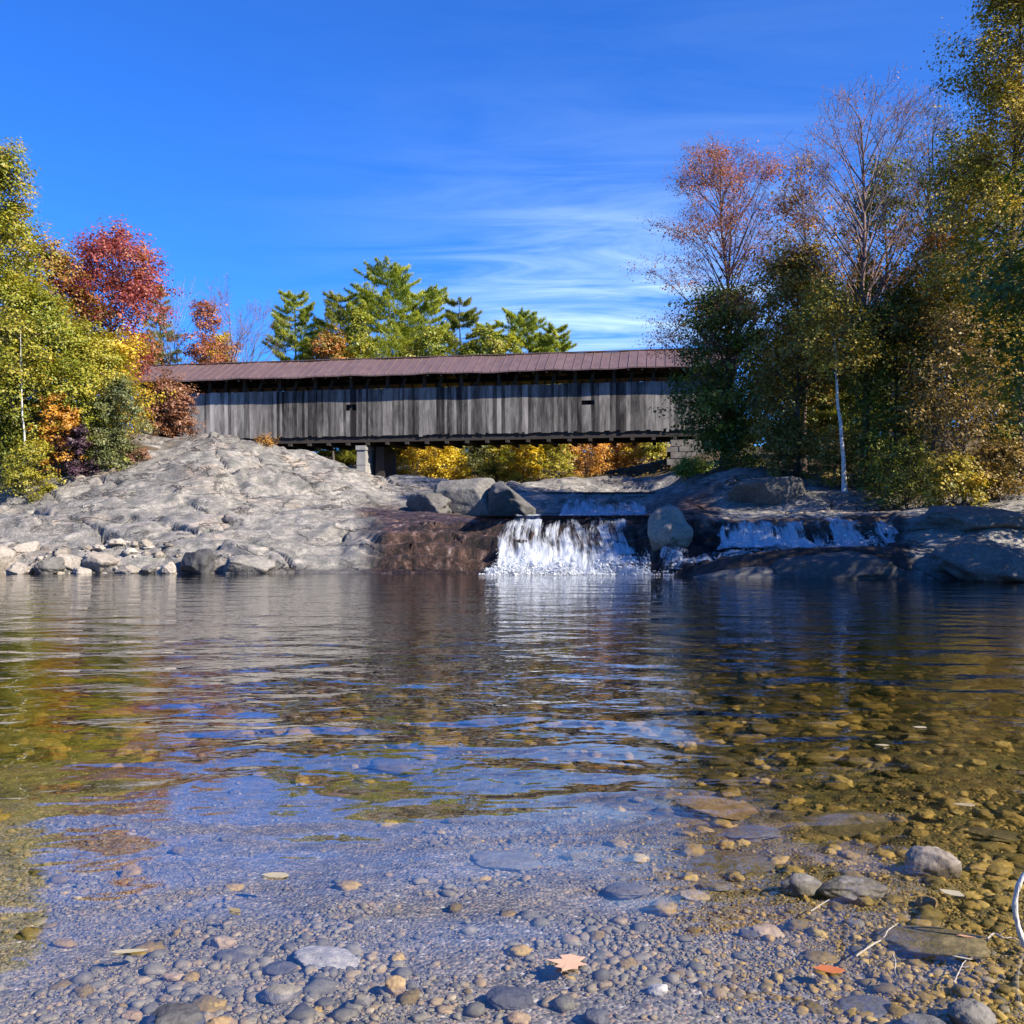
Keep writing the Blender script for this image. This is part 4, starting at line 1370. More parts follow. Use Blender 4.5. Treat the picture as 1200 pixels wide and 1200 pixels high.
def broadleaf(name, label, cat, u, y, vtop, width, leaf, t0=0.25, prof='oval', nclump=70, nleaf=170, lsize=0.13, spread=None, seed=1, trunk_r=None,
              bark='bark', group=None, lean=(0, 0), density=1.0, multi=1, base_v=None, tone=0.0, twigs=0, rise=(0.45, 0.95)):
    r = np.random.default_rng(seed)
    x = (u - 600) / F * y
    bz = ground_z(x, y) - 0.08
    H = max(CAMZ + (HZ - vtop) / F * y - bz, 0.45)
    root = empty(name, (x, y, bz))
    tag(root, label, cat, group)
    tr = trunk_r or max(0.03, H * 0.011)
    g = Geo()
    lg = g if bark != 'birch_bark' else Geo()
    stems = []
    for s in range(multi):
        ang = s / max(multi, 1) * 2 * np.pi + r.uniform(0, 1)
        spreadr = 0 if multi == 1 else width * 0.22
        top = np.array([lean[0] * H + np.cos(ang) * spreadr, lean[1] * H + np.sin(ang) * spreadr, H * (0.93 if multi == 1 else r.uniform(0.7, 0.9))])
        n = 12
        t = np.linspace(0, 1, n)
        pts = np.stack([top[0] * t ** 1.3, top[1] * t ** 1.3, top[2] * t], -1)
        pts[:, :2] += np.cumsum(r.normal(0, H * 0.006, (n, 2)), 0) * (t > 0)[:, None]
        g.tube(pts, tr / (1 if multi == 1 else 1.6) * (1 - 0.86 * t ** 0.9) * np.where(t < 0.04, 1.35, 1), 8)
        stems.append(pts)
    # clumps
    t = t0 + (1 - t0) * r.beta(1.25, 1.15, nclump)
    tt = (t - t0) / (1 - t0)
    ang = r.uniform(0, 2 * np.pi, nclump)
    prf = PROFILE[prof](tt) * (1 + 0.30 * vnoise(np.cos(ang) * 1.7 + seed, np.sin(ang) * 1.7, tt * 3.2, seed=seed))
    rad = width / 2 * prf * r.random(nclump) ** 0.42
    ax = np.interp(t, np.linspace(0, 1, 12), stems[0][:, 0]) if multi == 1 else lean[0] * H * t
    ay = np.interp(t, np.linspace(0, 1, 12), stems[0][:, 1]) if multi == 1 else lean[1] * H * t
    C = np.stack([ax + np.cos(ang) * rad, ay + np.sin(ang) * rad, t * H], -1)
    cl = spread or max(0.28, width * 0.085)
    P_, CV, OV = [], [], []
    for i in range(nclump):
        st = stems[r.integers(len(stems))]
        h0 = np.clip(C[i, 2] - rad[i] * r.uniform(*rise), 0.10 * H, st[-1, 2])
        p0 = np.array([np.interp(h0, st[:, 2], st[:, k]) for k in range(3)])
        mid = (p0 + C[i]) / 2 + np.array([0, 0, 0.12 * rad[i]]) + r.normal(0, 0.06 * width, 3) * 0.5
        b = bez(p0, mid, C[i], 6)
        br = max(0.008, tr * 0.32 * (1 - h0 / H * 0.6))
        lg.tube(b, np.linspace(br, 0.006, 6), 5, cap=False)
        nsub = r.integers(6, 10)
        sub = C[i] + r.normal(0, 1, (nsub, 3)) * cl * np.array([1.15, 1.15, 0.8])
        cvb = np.clip(r.normal(0.5 + tone, 0.20), 0, 1)
        for s in sub:
            q0 = b[r.integers(3, 6)]
            lg.tube(np.array([q0, (q0 + s) / 2 + r.normal(0, 0.04, 3), s]), [0.008, 0.006, 0.003], 3, cap=False)
            for _ in range(twigs):
                dv = (C[i] - p0) / (np.linalg.norm(C[i] - p0) + 1e-6) + r.normal(0, 0.55, 3) + np.array([0, 0, 0.35])
                dv *= r.uniform(0.45, 1.0) * cl * 1.5 / np.linalg.norm(dv)
                st0 = q0 + (s - q0) * r.uniform(0.3, 1.0)
                lg.tube(np.array([st0, st0 + dv * 0.5 + r.normal(0, 0.03, 3), st0 + dv]), [0.009, 0.007, 0.005], 3, cap=False)
        nl = int(nleaf * 1.35 * density * r.uniform(0.45, 1.55))
        k = r.integers(0, nsub, nl)
        pl = sub[k] + r.normal(0, 1, (nl, 3)) * cl * np.array([0.55, 0.55, 0.36])
        P_.append(pl)
        ov = pl - C[i]
        OV.append(ov / (np.linalg.norm(ov, axis=1)[:, None] + 1e-6))
        CV.append(np.clip(cvb + r.normal(0, 0.07, nl), 0, 1))
    g.build("trunk", M[bark], root)
    if lg is not g:
        lg.build("limbs", M['bark'], root)
    me = leaves_mesh("crown", np.vstack(P_), lsize, r, np.concatenate(CV), out=np.vstack(OV))
    link("crown", me, M['leaf_' + leaf], root)
    return root


def bare_tree(name, label, cat, u, y, vtop, width, seed=1, bark='red_bark', fuzz=None, nfuzz=0, group=None, lean=0.0, fork=0.35, tr=None, fsize=0.09, depth=5, span=None):
    """leafless tree: forking limbs down to fine twigs"""
    r = np.random.default_rng(seed)
    x = (u - 600) / F * y
    bz = ground_z(x, y) - 0.1
    H = max(CAMZ + (HZ - vtop) / F * y - bz, 0.45)
    root = empty(name, (x, y, bz))
    tag(root, label, cat, group)
    g = Geo()
    tips = []
    tr = tr or H * 0.0105

    def limb(p, d, length, rad, lev):
        n = 7 if lev < 2 else (5 if lev < 3 else 4)
        pts = [p]
        dd = d.copy()
        for i in range(n - 1):
            dd = dd + r.normal(0, 0.07 + 0.03 * lev, 3) + np.array([0, 0, 0.05 if lev < 4 else 0.02])
            dd /= np.linalg.norm(dd)
            pts.append(pts[-1] + dd * length / (n - 1))
        pts = np.array(pts)
        end = rad * (0.55 if lev == 0 else 0.35)
        g.tube(pts, np.linspace(rad, max(end, 0.005), n), (8, 6, 5, 3, 3, 3)[lev], cap=lev < 2)
        if lev >= 3:
            tips.append(pts[1:])
        if lev >= depth:
            return
        nch = (6, 6, 6, 4, 3)[lev]
        for c in range(nch):
            tpos = r.uniform(0.28 if lev else fork, 1.0) if c else 1.0
            f = tpos * (n - 1)
            i = min(int(f), n - 2)
            q = pts[i] + (pts[i + 1] - pts[i]) * (f - i)
            ax = r.normal(size=3)
            base = pts[i + 1] - pts[i]
            base /= np.linalg.norm(base)
            ax -= ax.dot(base) * base
            ax /= np.linalg.norm(ax)
            ang = r.uniform(0.35, 0.85) if c else r.uniform(0.05, 0.25)
            nd = base * math.cos(ang) + ax * math.sin(ang)
            nd[0] *= width
            nd[1] *= width
            nd[2] = nd[2] * 1.0 + 0.12
            nd /= np.linalg.norm(nd)
            rem = (1 - tpos * 0.55)
            ll = length * (0.62 if lev else 0.60) * (0.7 + 0.5 * r.random()) * (rem + 0.35)
            limb(q, nd, ll, max(rad * (1 - 0.5 * tpos) * 0.62, 0.006), lev + 1)

    limb(np.zeros(3), np.array([lean, 0.0, 1.0]) / math.hypot(lean, 1), H * 0.52, tr, 0)
    T_ = np.vstack(tips)
    # fit to the height the photo shows
    top = np.percentile(T_[:, 2], 99.7)
    k = H / top
    kx = k
    if span:
        half = np.percentile(np.abs(T_[:, 0] - np.median(T_[:, 0])), 96)
        kx = min(k, span / 2 / half)
    k = np.array([kx, kx, k])
    for v in g.V:
        v *= k
    g.build("trunk", M[bark], root)
    if fuzz:
        T_ = T_ * k
        idx = r.integers(0, len(T_), nfuzz)
        hi = T_[idx]
        pts = hi + r.normal(0, 0.09, (nfuzz, 3))
        link("crown", leaves_mesh("crown", pts, fsize, r, np.clip(0.5 + 0.5 * vnoise(pts[:, 0], pts[:, 1], pts[:, 2], seed=seed), 0, 1)), M['leaf_' + fuzz], root)
    return root


NEEDLE = np.array([(-0.5, 0, 0), (0.5, 0, 0), (0.22, 1, 0.0), (-0.22, 1, 0.0)])


def pine(name, label, cat, u, y, vtop, width, leaf='pine', t0=0.18, seed=1, whorls=26, group=None, ragged=0.3, upturn=0.35, power=0.75, tuft=0.34, bark='bark', per=6, droop=0.0, fill=1.0):
    r = np.random.default_rng(seed)
    x = (u - 600) / F * y
    bz = ground_z(x, y) - 0.1
    H = max(CAMZ + (HZ - vtop) / F * y - bz, 0.45)
    root = empty(name, (x, y, bz))
    tag(root, label, cat, group)
    g = Geo()
    n = 14
    t = np.linspace(0, 1, n)
    pts = np.stack([np.cumsum(r.normal(0, H * .003, n)), np.cumsum(r.normal(0, H * .003, n)), t * H * 0.99], -1)
    g.tube(pts, H * 0.012 * (1 - 0.92 * t) + 0.01, 8)
    PT, AXV, CV = [], [], []
    for k in range(whorls):
        tt = (k + r.uniform(-.3, .3)) / whorls
        tt = np.clip(tt, 0, 0.985)
        h = H * (t0 + (1 - t0) * tt)
        for j in range(r.integers(per - 1, per + 2)):
            Lb = width / 2 * (1.03 - tt) ** power * r.uniform(1 - ragged * 1.6, 1 + ragged * 0.5) * (0.55 + 0.45 * min(tt * 5, 1)) + 0.2
            if Lb < 0.15:
                continue
            az = r.uniform(0, 2 * np.pi)
            d = np.array([np.cos(az), np.sin(az), 0])
            p0 = np.array([np.interp(h, pts[:, 2], pts[:, 0]), np.interp(h, pts[:, 2], pts[:, 1]), h])
            rise = Lb * (upturn * (0.35 + 0.9 * tt) - droop)
            p2 = p0 + d * Lb + np.array([0, 0, rise])
            p1 = p0 + d * Lb * 0.55 + np.array([0, 0, rise * 0.15])
            b = bez(p0, p1, p2, 6)
            g.tube(b, np.linspace(0.035 * (1.1 - tt), 0.008, 6), 4, cap=False)
            cv = np.clip(r.normal(0.45, 0.18), 0, 1)
            nt = int((8 + Lb * 9) * fill)
            for q in range(nt):
                f = r.uniform(0.30, 1.0) if Lb > 0.5 else r.uniform(0, 1)
                side = r.choice([-1, 1])
                lat = np.cross(d, [0, 0, 1]) * side * r.uniform(0, 0.42) * Lb * (1.1 - f)
                c = np.array([np.interp(f, np.linspace(0, 1, 6), b[:, i]) for i in range(3)]) + lat + np.array([0, 0, r.uniform(-0.02, 0.10)])
                m = 10
                dirs = r.normal(size=(m, 3)) * 0.75 + d * 0.6 + lat * 0.3 + np.array([0, 0, 0.55 - droop])
                dirs /= np.linalg.norm(dirs, axis=1)[:, None]
                PT.append(c + dirs * tuft * 0.35)
                AXV.append(dirs)
                CV.append(np.clip(cv + r.normal(0, 0.08, m), 0, 1))
    g.build("trunk", M[bark], root)
    me = leaves_mesh("crown", np.vstack(PT), tuft, r, np.concatenate(CV), aspect=0.10, axis=np.vstack(AXV), quad=NEEDLE)
    link("crown", me, M['leaf_' + leaf], root)
    return root


def shrub(label, u, y, vtop, width, leaf, seed, nclump=34, nleaf=130, lsize=0.11, t0=0.06, prof='dome', group=None, name="shrub", cat="shrub", tone=0.0, multi=5, density=1.0):
    return broadleaf(name, label, cat, u, y, vtop, width, leaf, t0, prof, nclump, nleaf, lsize, max(0.16, width * 0.10), seed, None, 'bark', group, (0, 0), density, multi, tone=tone)


# ---- left bank
GL = "trees on the left bank"
broadleaf("deciduous_tree", "tall yellow green tree cut by the left edge of the picture", "tree", -12, 46, 178, 5.2, 'yellowgreen', 0.10, 'column', 170, 330, 0.13, 0.45, 101, group=GL, tone=0.22)
broadleaf("deciduous_tree", "broad yellow green tree at the left edge before the red maple", "tree", 38, 45.5, 356, 5.0, 'yellowgreen', 0.10, 'oval', 130, 220, 0.115, 0.42, 102, group=GL)
broadleaf("birch_tree", "thin white stemmed birch with sparse yellow leaves at the left edge", "tree", 33, 43.6, 362, 2.4, 'limeyellow', 0.45, 'oval', 26, 90, 0.11, 0.30, 115, trunk_r=0.06, group=GL, bark='birch_bark')
broadleaf("birch_tree", "lime yellow tree beside the red maple nearest the bridge", "tree", 108, 47, 375, 3.4, 'limeyellow', 0.12, 'oval', 75, 190, 0.13, 0.36, 103, group=GL, bark='birch_bark')
broadleaf("maple_tree", "bright red maple above the yellow trees on the left", "tree", 128, 57, 268, 6.4, 'red', 0.22, 'vase', 110, 200, 0.15, 0.50, 104, group=GL)
broadleaf("deciduous_tree", "orange and brown tree between the tall yellow tree and the red maple", "tree", 58, 55, 283, 4.8, 'mixedorange', 0.25, 'oval', 75, 190, 0.15, 0.45, 105, group=GL)
broadleaf("deciduous_tree", "orange gold tree below the red maple", "tree", 138, 51, 395, 2.8, 'gold', 0.15, 'oval', 45, 180, 0.13, 0.34, 112, group=GL)
pine("pine_tree", "dark grey green pine behind the pale bare trunks left of the bridge", "pine", 188, 84, 332, 5.2, 'darkpine', 0.10, 106, 20, GL)
bare_tree("birch_tree", "pale thin leafless birch leaning beside the dark pine", "tree", 214, 82, 320, 0.65, 107, 'pale_bark', None, 0, GL, -0.10, tr=0.075, depth=3)
broadleaf("deciduous_tree", "small dusty red tree by the left end of the bridge roof", "tree", 236, 80, 350, 3.8, 'pinkbrown', 0.20, 'oval', 50, 170, 0.16, 0.40, 108, group=GL, tone=0.15)
broadleaf("deciduous_tree", "small yellow tree just over the left end of the bridge roof", "tree", 252, 84, 394, 3.4, 'yellow', 0.3, 'dome', 45, 170, 0.16, 0.40, 109, group=GL)
bare_tree("deciduous_tree", "leafless twiggy tree against the sky over the left roof end", "tree", 268, 82, 335, 1.0, 110, 'red_bark', 'pinkbrown', 700, GL, 0.05, depth=4)
broadleaf("deciduous_tree", "deep green undergrowth tree shading the left edge", "tree", 5, 50, 400, 4.6, 'green', 0.05, 'dome', 60, 190, 0.14, 0.45, 113, group=GL)
broadleaf("deciduous_tree", "rust tinged tree low between the red maple and the bridge", "tree", 170, 81, 392, 3.4, 'mixedorange', 0.1, 'oval', 50, 180, 0.14, 0.40, 114, group=GL)
GS = "shrubs on the left bank"
shrub("rust brown shrub hiding the left end of the bridge", 196, 59, 447, 2.8, 'rust', 120, 60, 190, 0.13, group=GS, tone=0.1)
shrub("orange shrub under the yellow green trees at left", 66, 44.4, 462, 1.9, 'orange', 121, 30, group=GS)
shrub("grey green willow shrub at the edge of the rock slab", 138, 45.6, 450, 2.6, 'greygreen', 122, 50, 170, 0.10, group=GS, prof='oval')
shrub("low yellow shrub growing on the rock at the left edge", 34, 42.8, 512, 2.0, 'limeyellow', 123, 34, 140, 0.09, group=GS)
shrub("dark purple shrub between the orange and grey green shrubs", 92, 44.6, 502, 1.6, 'purple', 124, 26, group=GS)
shrub("dark green shrub at the foot of the trees at the left edge", -5, 44.5, 470, 2.4, 'darkgreen', 125, 34, group=GS)
shrub("tuft of orange leaved seedlings in a crack of the slab", 312, 48.6, 545, 0.9, 'orange', 126, 14, 60, 0.06, group=GS, multi=3)
shrub("russet tuft on the slab beside the grey green shrub", 158, 46.4, 525, 1.2, 'rust', 127, 20, 90, 0.08, group=GS)
shrub("yellow green shrub between the lime tree and the slab", 112, 45.6, 478, 1.8, 'yellowgreen', 128, 30, group=GS)

# ---- pines over the bridge roof
GP = "trees behind the bridge roof"
pine("pine_tree", "leftmost green pine behind the bridge standing apart from the others", "pine", 346, 96, 344, 9.5, 'pine', 0.05, 130, 24, GP, 0.24, power=0.5, tuft=0.30, fill=2.8, per=7)
pine("pine_tree", "tallest broad pine behind the middle of the bridge roof", "pine", 453, 98, 311, 17.5, 'pine', 0.05, 131, 30, GP, 0.24, power=0.55, tuft=0.30, fill=2.8, per=7)
pine("pine_tree", "pine on the left shoulder of the tallest pine", "pine", 402, 95, 344, 9.5, 'darkpine', 0.05, 132, 24, GP, 0.24, power=0.5, tuft=0.30, fill=2.8, per=7)
pine("pine_tree", "pine on the right shoulder of the tallest pine", "pine", 498, 100, 336, 12.5, 'pine', 0.05, 133, 24, GP, 0.24, power=0.5, tuft=0.30, fill=2.8, per=7)
pine("pine_tree", "narrow pine right of the tall group", "pine", 541, 98, 352, 8.5, 'darkpine', 0.05, 134, 22, GP, 0.24, power=0.5, tuft=0.30, fill=2.8, per=7)
pine("pine_tree", "yellowish pine with a thin top left of the last pine", "pine", 608, 96, 366, 12.0, 'pine', 0.05, 135, 22, GP, 0.26, power=0.5, tuft=0.30, fill=2.8, per=7)
pine("pine_tree", "last small pine at the right above the bridge roof", "pine", 648, 97, 382, 7.5, 'pine', 0.05, 136, 20, GP, 0.26, power=0.5, tuft=0.30, fill=2.8, per=7)
pine("pine_tree", "short pine low over the roof between the narrow and the yellowish pines", "pine", 575, 99, 378, 7.5, 'pine', 0.05, 137, 20, GP, 0.26, power=0.5, tuft=0.30, fill=2.8, per=7)
pine("pine_tree", "lowest pine barely clearing the roof beside the last small pine", "pine", 632, 98, 392, 6.5, 'pine', 0.05, 138, 18, GP, 0.26, power=0.5, tuft=0.30, fill=2.8, per=7)
broadleaf("deciduous_tree", "small orange tree between two pines over the roof", "tree", 392, 90, 388, 3.8, 'mixedorange', 0.3, 'oval', 45, 150, 0.2, 0.45, 137, group=GP, tone=0.2)
broadleaf("deciduous_tree", "yellow green tree in front of the tallest pine", "tree", 425, 91, 372, 3.0, 'yellowgreen', 0.3, 'oval', 40, 150, 0.2, 0.42, 138, group=GP)
broadleaf("deciduous_tree", "yellow green tree left of the yellowish pine", "tree", 575, 92, 388, 4.4, 'yellowgreen', 0.3, 'oval', 45, 150, 0.2, 0.5, 139, group=GP)
broadleaf("deciduous_tree", "olive tree filling the gap under the right shoulder pine", "tree", 505, 91, 385, 4.8, 'yellowgreen', 0.3, 'oval', 50, 150, 0.2, 0.5, 140, group=GP)

# ---- autumn shrubs seen under the bridge
GU = "autumn shrubs seen under the bridge"
for i, (lb, u, y, vt, w, lf) in enumerate([
    ("dark green shrub behind the concrete pier", 452, 80, 505, 2.6, 'green'),
    ("golden shrub under the bridge right of the pier", 486, 80, 500, 3.4, 'gold'),
    ("bright yellow shrub under the bridge right of the golden one", 522, 82, 505, 3.2, 'yellow'),
    ("dull green shrub under the bridge between yellow ones", 556, 84, 500, 3.2, 'greygreen'),
    ("yellow green shrub under the middle of the bridge", 582, 80, 508, 2.8, 'limeyellow'),
    ("gold shrub above the split dark boulder under the bridge", 614, 78.5, 508, 2.8, 'yellow'),
    ("lime yellow shrub beside the pale gravel bank", 648, 80, 505, 3.2, 'limeyellow'),
    ("orange shrub over the shadowed bank under the bridge", 688, 84, 498, 3.4, 'orange'),
    ("reddish orange shrub over the shadowed bank", 722, 86, 498, 3.2, 'orange'),
    ("orange yellow shrub left of the stone abutment", 750, 85, 498, 2.8, 'gold'),
    ("yellow green shrub against the stone abutment", 770, 83, 500, 2.4, 'limeyellow'),
]):
    shrub(lb, u, y, vt, w, lf, 150 + i, 42, 130, 0.15, group=GU)
for i, (lb, u, y, vt, w, lf) in enumerate([
    ("gold tree filling the view under the left span", 500, 96, 470, 6, 'gold'),
    ("green tree filling the view under the middle span", 575, 98, 470, 6, 'yellowgreen'),
    ("orange tree filling the view under the right span", 680, 97, 470, 6.5, 'orange'),
    ("yellow tree filling the view by the abutment", 750, 98, 470, 6, 'gold'),
    ("green tree behind the pier under the bridge", 430, 97, 470, 6, 'green'),
]):
    broadleaf("deciduous_tree", lb, "tree", u, y, vt, w, lf, 0.05, 'dome', 60, 160, 0.22, 0.6, 170 + i, group="trees seen under the bridge")

# ---- right bank
GR = "trees on the right bank"
broadleaf("deciduous_tree", "almost bare tree with a haze of pink brown leaves by the bridge", "tree", 856, 48, 172, 9.2, 'pinkbrown', 0.36, 'dome', 100, 240, 0.075, 0.46, 201, 0.17, 'red_bark', GR, (-0.03, 0), twigs=2, rise=(0.8, 1.7))
broadleaf("deciduous_tree", "tall leafless tree with fanned twigs against the sky", "tree", 1014, 42, 108, 8.0, 'pinkbrown', 0.36, 'vase', 85, 60, 0.065, 0.44, 202, 0.19, 'red_bark', GR, (-0.02, 0), twigs=3, rise=(1.0, 2.0))
broadleaf("deciduous_tree", "leafless tree right of the fanned one with dark limbs", "tree", 1078, 45, 132, 5.0, 'olive', 0.40, 'vase', 60, 22, 0.09, 0.40, 203, 0.15, 'bark', GR, (0.02, 0), twigs=4, rise=(1.0, 1.9))
broadleaf("deciduous_tree", "thin tree with scattered rusty orange leaves before the fanned tree", "tree", 942, 45, 192, 4.2, 'orange', 0.40, 'oval', 50, 60, 0.12, 0.38, 204, 0.12, 'red_bark', GR, (0, 0), twigs=3, rise=(0.9, 1.7))
broadleaf("deciduous_tree", "slim leafless tree in the gap before the tall olive tree", "tree", 1104, 46, 210, 3.4, 'rust', 0.40, 'oval', 35, 30, 0.11, 0.36, 205, 0.10, 'bark', GR, (0, 0), twigs=3, rise=(0.9, 1.7))
broadleaf("deciduous_tree", "dark green tree overhanging the right end of the bridge", "tree", 846, 47, 335, 5.4, 'darkgreen', 0.10, 'oval', 130, 190, 0.14, 0.45, 210, group=GR)
broadleaf("deciduous_tree", "brownish olive tree between the bare pink tree and the birch", "tree", 935, 43, 292, 4.2, 'olivebrown', 0.12, 'oval', 110, 170, 0.14, 0.42, 211, group=GR)
pine("spruce_tree", "black green conifer behind the white birch trunk", "conifer", 1012, 46, 296, 4.6, 'darkpine', 0.06, 212, 24, GR, 0.25, 0.1, 0.8, 0.32)
broadleaf("deciduous_tree", "green leaved tree rising among the bare limbs", "tree", 1046, 47.5, 185, 3.6, 'green', 0.50, 'oval', 60, 110, 0.13, 0.42, 213, group=GR)
broadleaf("birch_tree", "white trunked birch standing out from the dark trees", "tree", 990, 38.5, 330, 3.0, 'olive', 0.55, 'oval', 40, 120, 0.11, 0.36, 214, trunk_r=0.10, bark='birch_bark', group=GR, lean=(-0.08, 0))
broadleaf("deciduous_tree", "dark teal green tree right of the birch", "tree", 1052, 41, 340, 4.0, 'darkgreen', 0.08, 'oval', 95, 180, 0.13, 0.40, 215, group=GR)
broadleaf("deciduous_tree", "sparse orange leaved tree left of the tall olive tree", "tree", 1092, 39.5, 262, 3.8, 'mixedorange', 0.25, 'oval', 70, 110, 0.13, 0.42, 216, group=GR)
broadleaf("deciduous_tree", "golden tree leaning over the right bank rocks", "tree", 1130, 34.8, 378, 4.2, 'bronze', 0.20, 'oval', 72, 95, 0.105, 0.42, 217, group=GR, lean=(-0.05, -0.05))
broadleaf("deciduous_tree", "tall olive tree rising out of the picture at the right edge", "tree", 1204, 36.5, -35, 5.0, 'olive', 0.22, 'column', 190, 330, 0.105, 0.46, 218, group=GR)
broadleaf("deciduous_tree", "dark green tree under the tall olive tree at the right edge", "tree", 1196, 38.5, 320, 4.2, 'darkgreen', 0.08, 'oval', 90, 170, 0.13, 0.42, 219, group=GR)
broadleaf("deciduous_tree", "green tree with rusty patches beside the crown of the tall olive tree", "tree", 1132, 43, 140, 3.4, 'greygreen', 0.45, 'oval', 60, 120, 0.13, 0.40, 220, group=GR)
broadleaf("deciduous_tree", "dark tree filling the gap behind the overhanging green tree", "tree", 935, 58.5, 385, 6.0, 'darkgreen', 0.05, 'oval', 90, 190, 0.17, 0.55, 221, group=GR)
broadleaf("deciduous_tree", "dark tree filling the gap behind the black green conifer", "tree", 985, 57, 360, 6.0, 'olivebrown', 0.05, 'oval', 90, 190, 0.17, 0.55, 222, group=GR)
broadleaf("deciduous_tree", "dark tree filling the gap behind the sparse orange tree", "tree", 1090, 56, 340, 7.0, 'darkgreen', 0.05, 'oval', 100, 190, 0.17, 0.6, 223, group=GR)
broadleaf("deciduous_tree", "olive tree filling the gap behind the right edge trees", "tree", 1190, 54, 300, 7.0, 'olivebrown', 0.05, 'oval', 100, 190, 0.17, 0.6, 224, group=GR)
# beyond the frame on the right; their shade lies across the rocks and the falls
broadleaf("deciduous_tree", "green tree just beyond the right edge above the tilted slab", "tree", 1290, 28.0, 140, 5.6, 'green', 0.2, 'oval', 90, 170, 0.16, 0.55, 225, group=GR)
broadleaf("deciduous_tree", "broad green tree farthest forward beyond the right edge", "tree", 1440, 23.5, 80, 6.4, 'green', 0.2, 'oval', 100, 190, 0.16, 0.6, 226, group=GR)
GB = "bushes under the right bank trees"
for i, (lb, u, y, vt, w, lf) in enumerate([
    ("bright green bush in the sun at the foot of the abutment", 812, 52, 541, 2.0, 'brightgreen'),
    ("pale yellow green bush at the foot of the golden tree", 1118, 33.6, 538, 1.8, 'olive'),
    ("yellowish bush at the right edge above the long flat slab", 1172, 34, 520, 2.0, 'bronze'),
    ("dark bush on the soil left of the pale yellow green bush", 1062, 36.5, 520, 2.2, 'darkgreen'),
    ("brown bush under the birch on the right bank", 985, 39.5, 505, 2.4, 'olivebrown'),
    ("dark green bush under the overhanging tree", 870, 46, 490, 2.6, 'darkgreen'),
    ("olive bush between the overhanging tree and the birch", 930, 42.5, 500, 2.6, 'olivebrown'),
    ("dark bush right of the birch under the teal green tree", 1025, 38.5, 510, 2.2, 'darkgreen'),
]):
    shrub(lb, u, y, vt, w, lf, 240 + i, 36, 110, 0.10, group=GB)


def litter():
    r = np.random.default_rng(55)
    n = 9000
    u = r.uniform(800, 1420, n)
    y = r.uniform(34, 50, n)
    keep = (y > 35.5 + 1.5 * fbm(u / 60, y, seed=3, octv=2)) & ((u > 1000) | (y > 44.5))
    u, y = u[keep], y[keep]
    x = (u - 600) / F * y
    p = np.stack([x, y, height(x, y) + np.abs(r.normal(0, 0.12, len(x)))], -1)
    me = leaves_mesh("undergrowth", p, 0.13, r, np.clip(0.4 + 0.4 * vnoise(x, y, seed=8), 0, 1), up=1.0)
    tag(link("undergrowth", me, M['leaf_litter']), "fallen leaves and low growth on the shaded right bank", "undergrowth", kind="stuff")
    n = 7000
    u = r.uniform(420, 800, n)
    y = r.uniform(66, 90, n)
    x = (u - 600) / F * y
    p = np.stack([x, y, height(x, y) + np.abs(r.normal(0, 0.15, n))], -1)
    me = leaves_mesh("undergrowth", p, 0.2, r, np.clip(0.6 + 0.4 * vnoise(x, y, seed=9), 0, 1), up=1.0)
    tag(link("undergrowth", me, M['leaf_litter']), "fallen leaves on the bank under the bridge", "undergrowth", kind="stuff")


litter()

# ------------------------------------------------------------------ floating leaves and twigs
def leaf_thing(label, u, v, w, h, mat, shape, rot, seed, lift=0.004, name="fallen_leaf", curl=0.07):
    y = CAMZ * F / (v - HZ)
    x = (u - 600) / F * y
    S_ = w / F * y
    if shape == 'maple':
        lob = [(0.0, -0.5), (0.10, -0.30), (0.42, -0.36), (0.34, -0.18), (0.56, 0.04), (0.36, 0.06), (0.40, 0.26), (0.18, 0.18), (0.0, 0.56)]
    elif shape == 'long':
        lob = [(0.0, -0.5), (0.07, -0.3), (0.10, 0.0), (0.08, 0.3), (0.0, 0.52)]
    else:
        lob = [(0.0, -0.5), (0.20, -0.32), (0.30, -0.05), (0.24, 0.22), (0.0, 0.55)]
    right = lob
    outl = right + [(-a * 0.94, b) for a, b in reversed(right[1:-1])]
    rr = np.random.default_rng(seed + 50)
    outl = [(a * rr.uniform(0.8, 1.2) + rr.normal(0, .015), b + rr.normal(0, .02)) for a, b in outl]
    n = len(outl)
    V = []
    for z in (0.0, 0.006):
        for a, b in outl:
            V.append((a * S_, b * S_, curl * S_ * (a * a * 2 + b * b * 0.7) + z * 0.3))
        V.append((0, 0, z * 0.3))
    T = []
    for i in range(n):
        T.append((n, (i + 1) % n, i))
        T.append((2 * n + 1, n + 1 + i, n + 1 + (i + 1) % n))
        T.append((i, (i + 1) % n, n + 1 + (i + 1) % n))
        T.append((i, n + 1 + (i + 1) % n, n + 1 + i))
    r = np.random.default_rng(seed)
    me = mesh_data(name, V, None, T, False, np.tile(np.array([[r.random(), r.random(), 0]]), (len(V), 1)))
    o = link(name, me, mat, None, (x, y, lift))
    o.rotation_euler = (0, 0, rot)
    return tag(o, label, "leaf", "fallen leaves on the water")


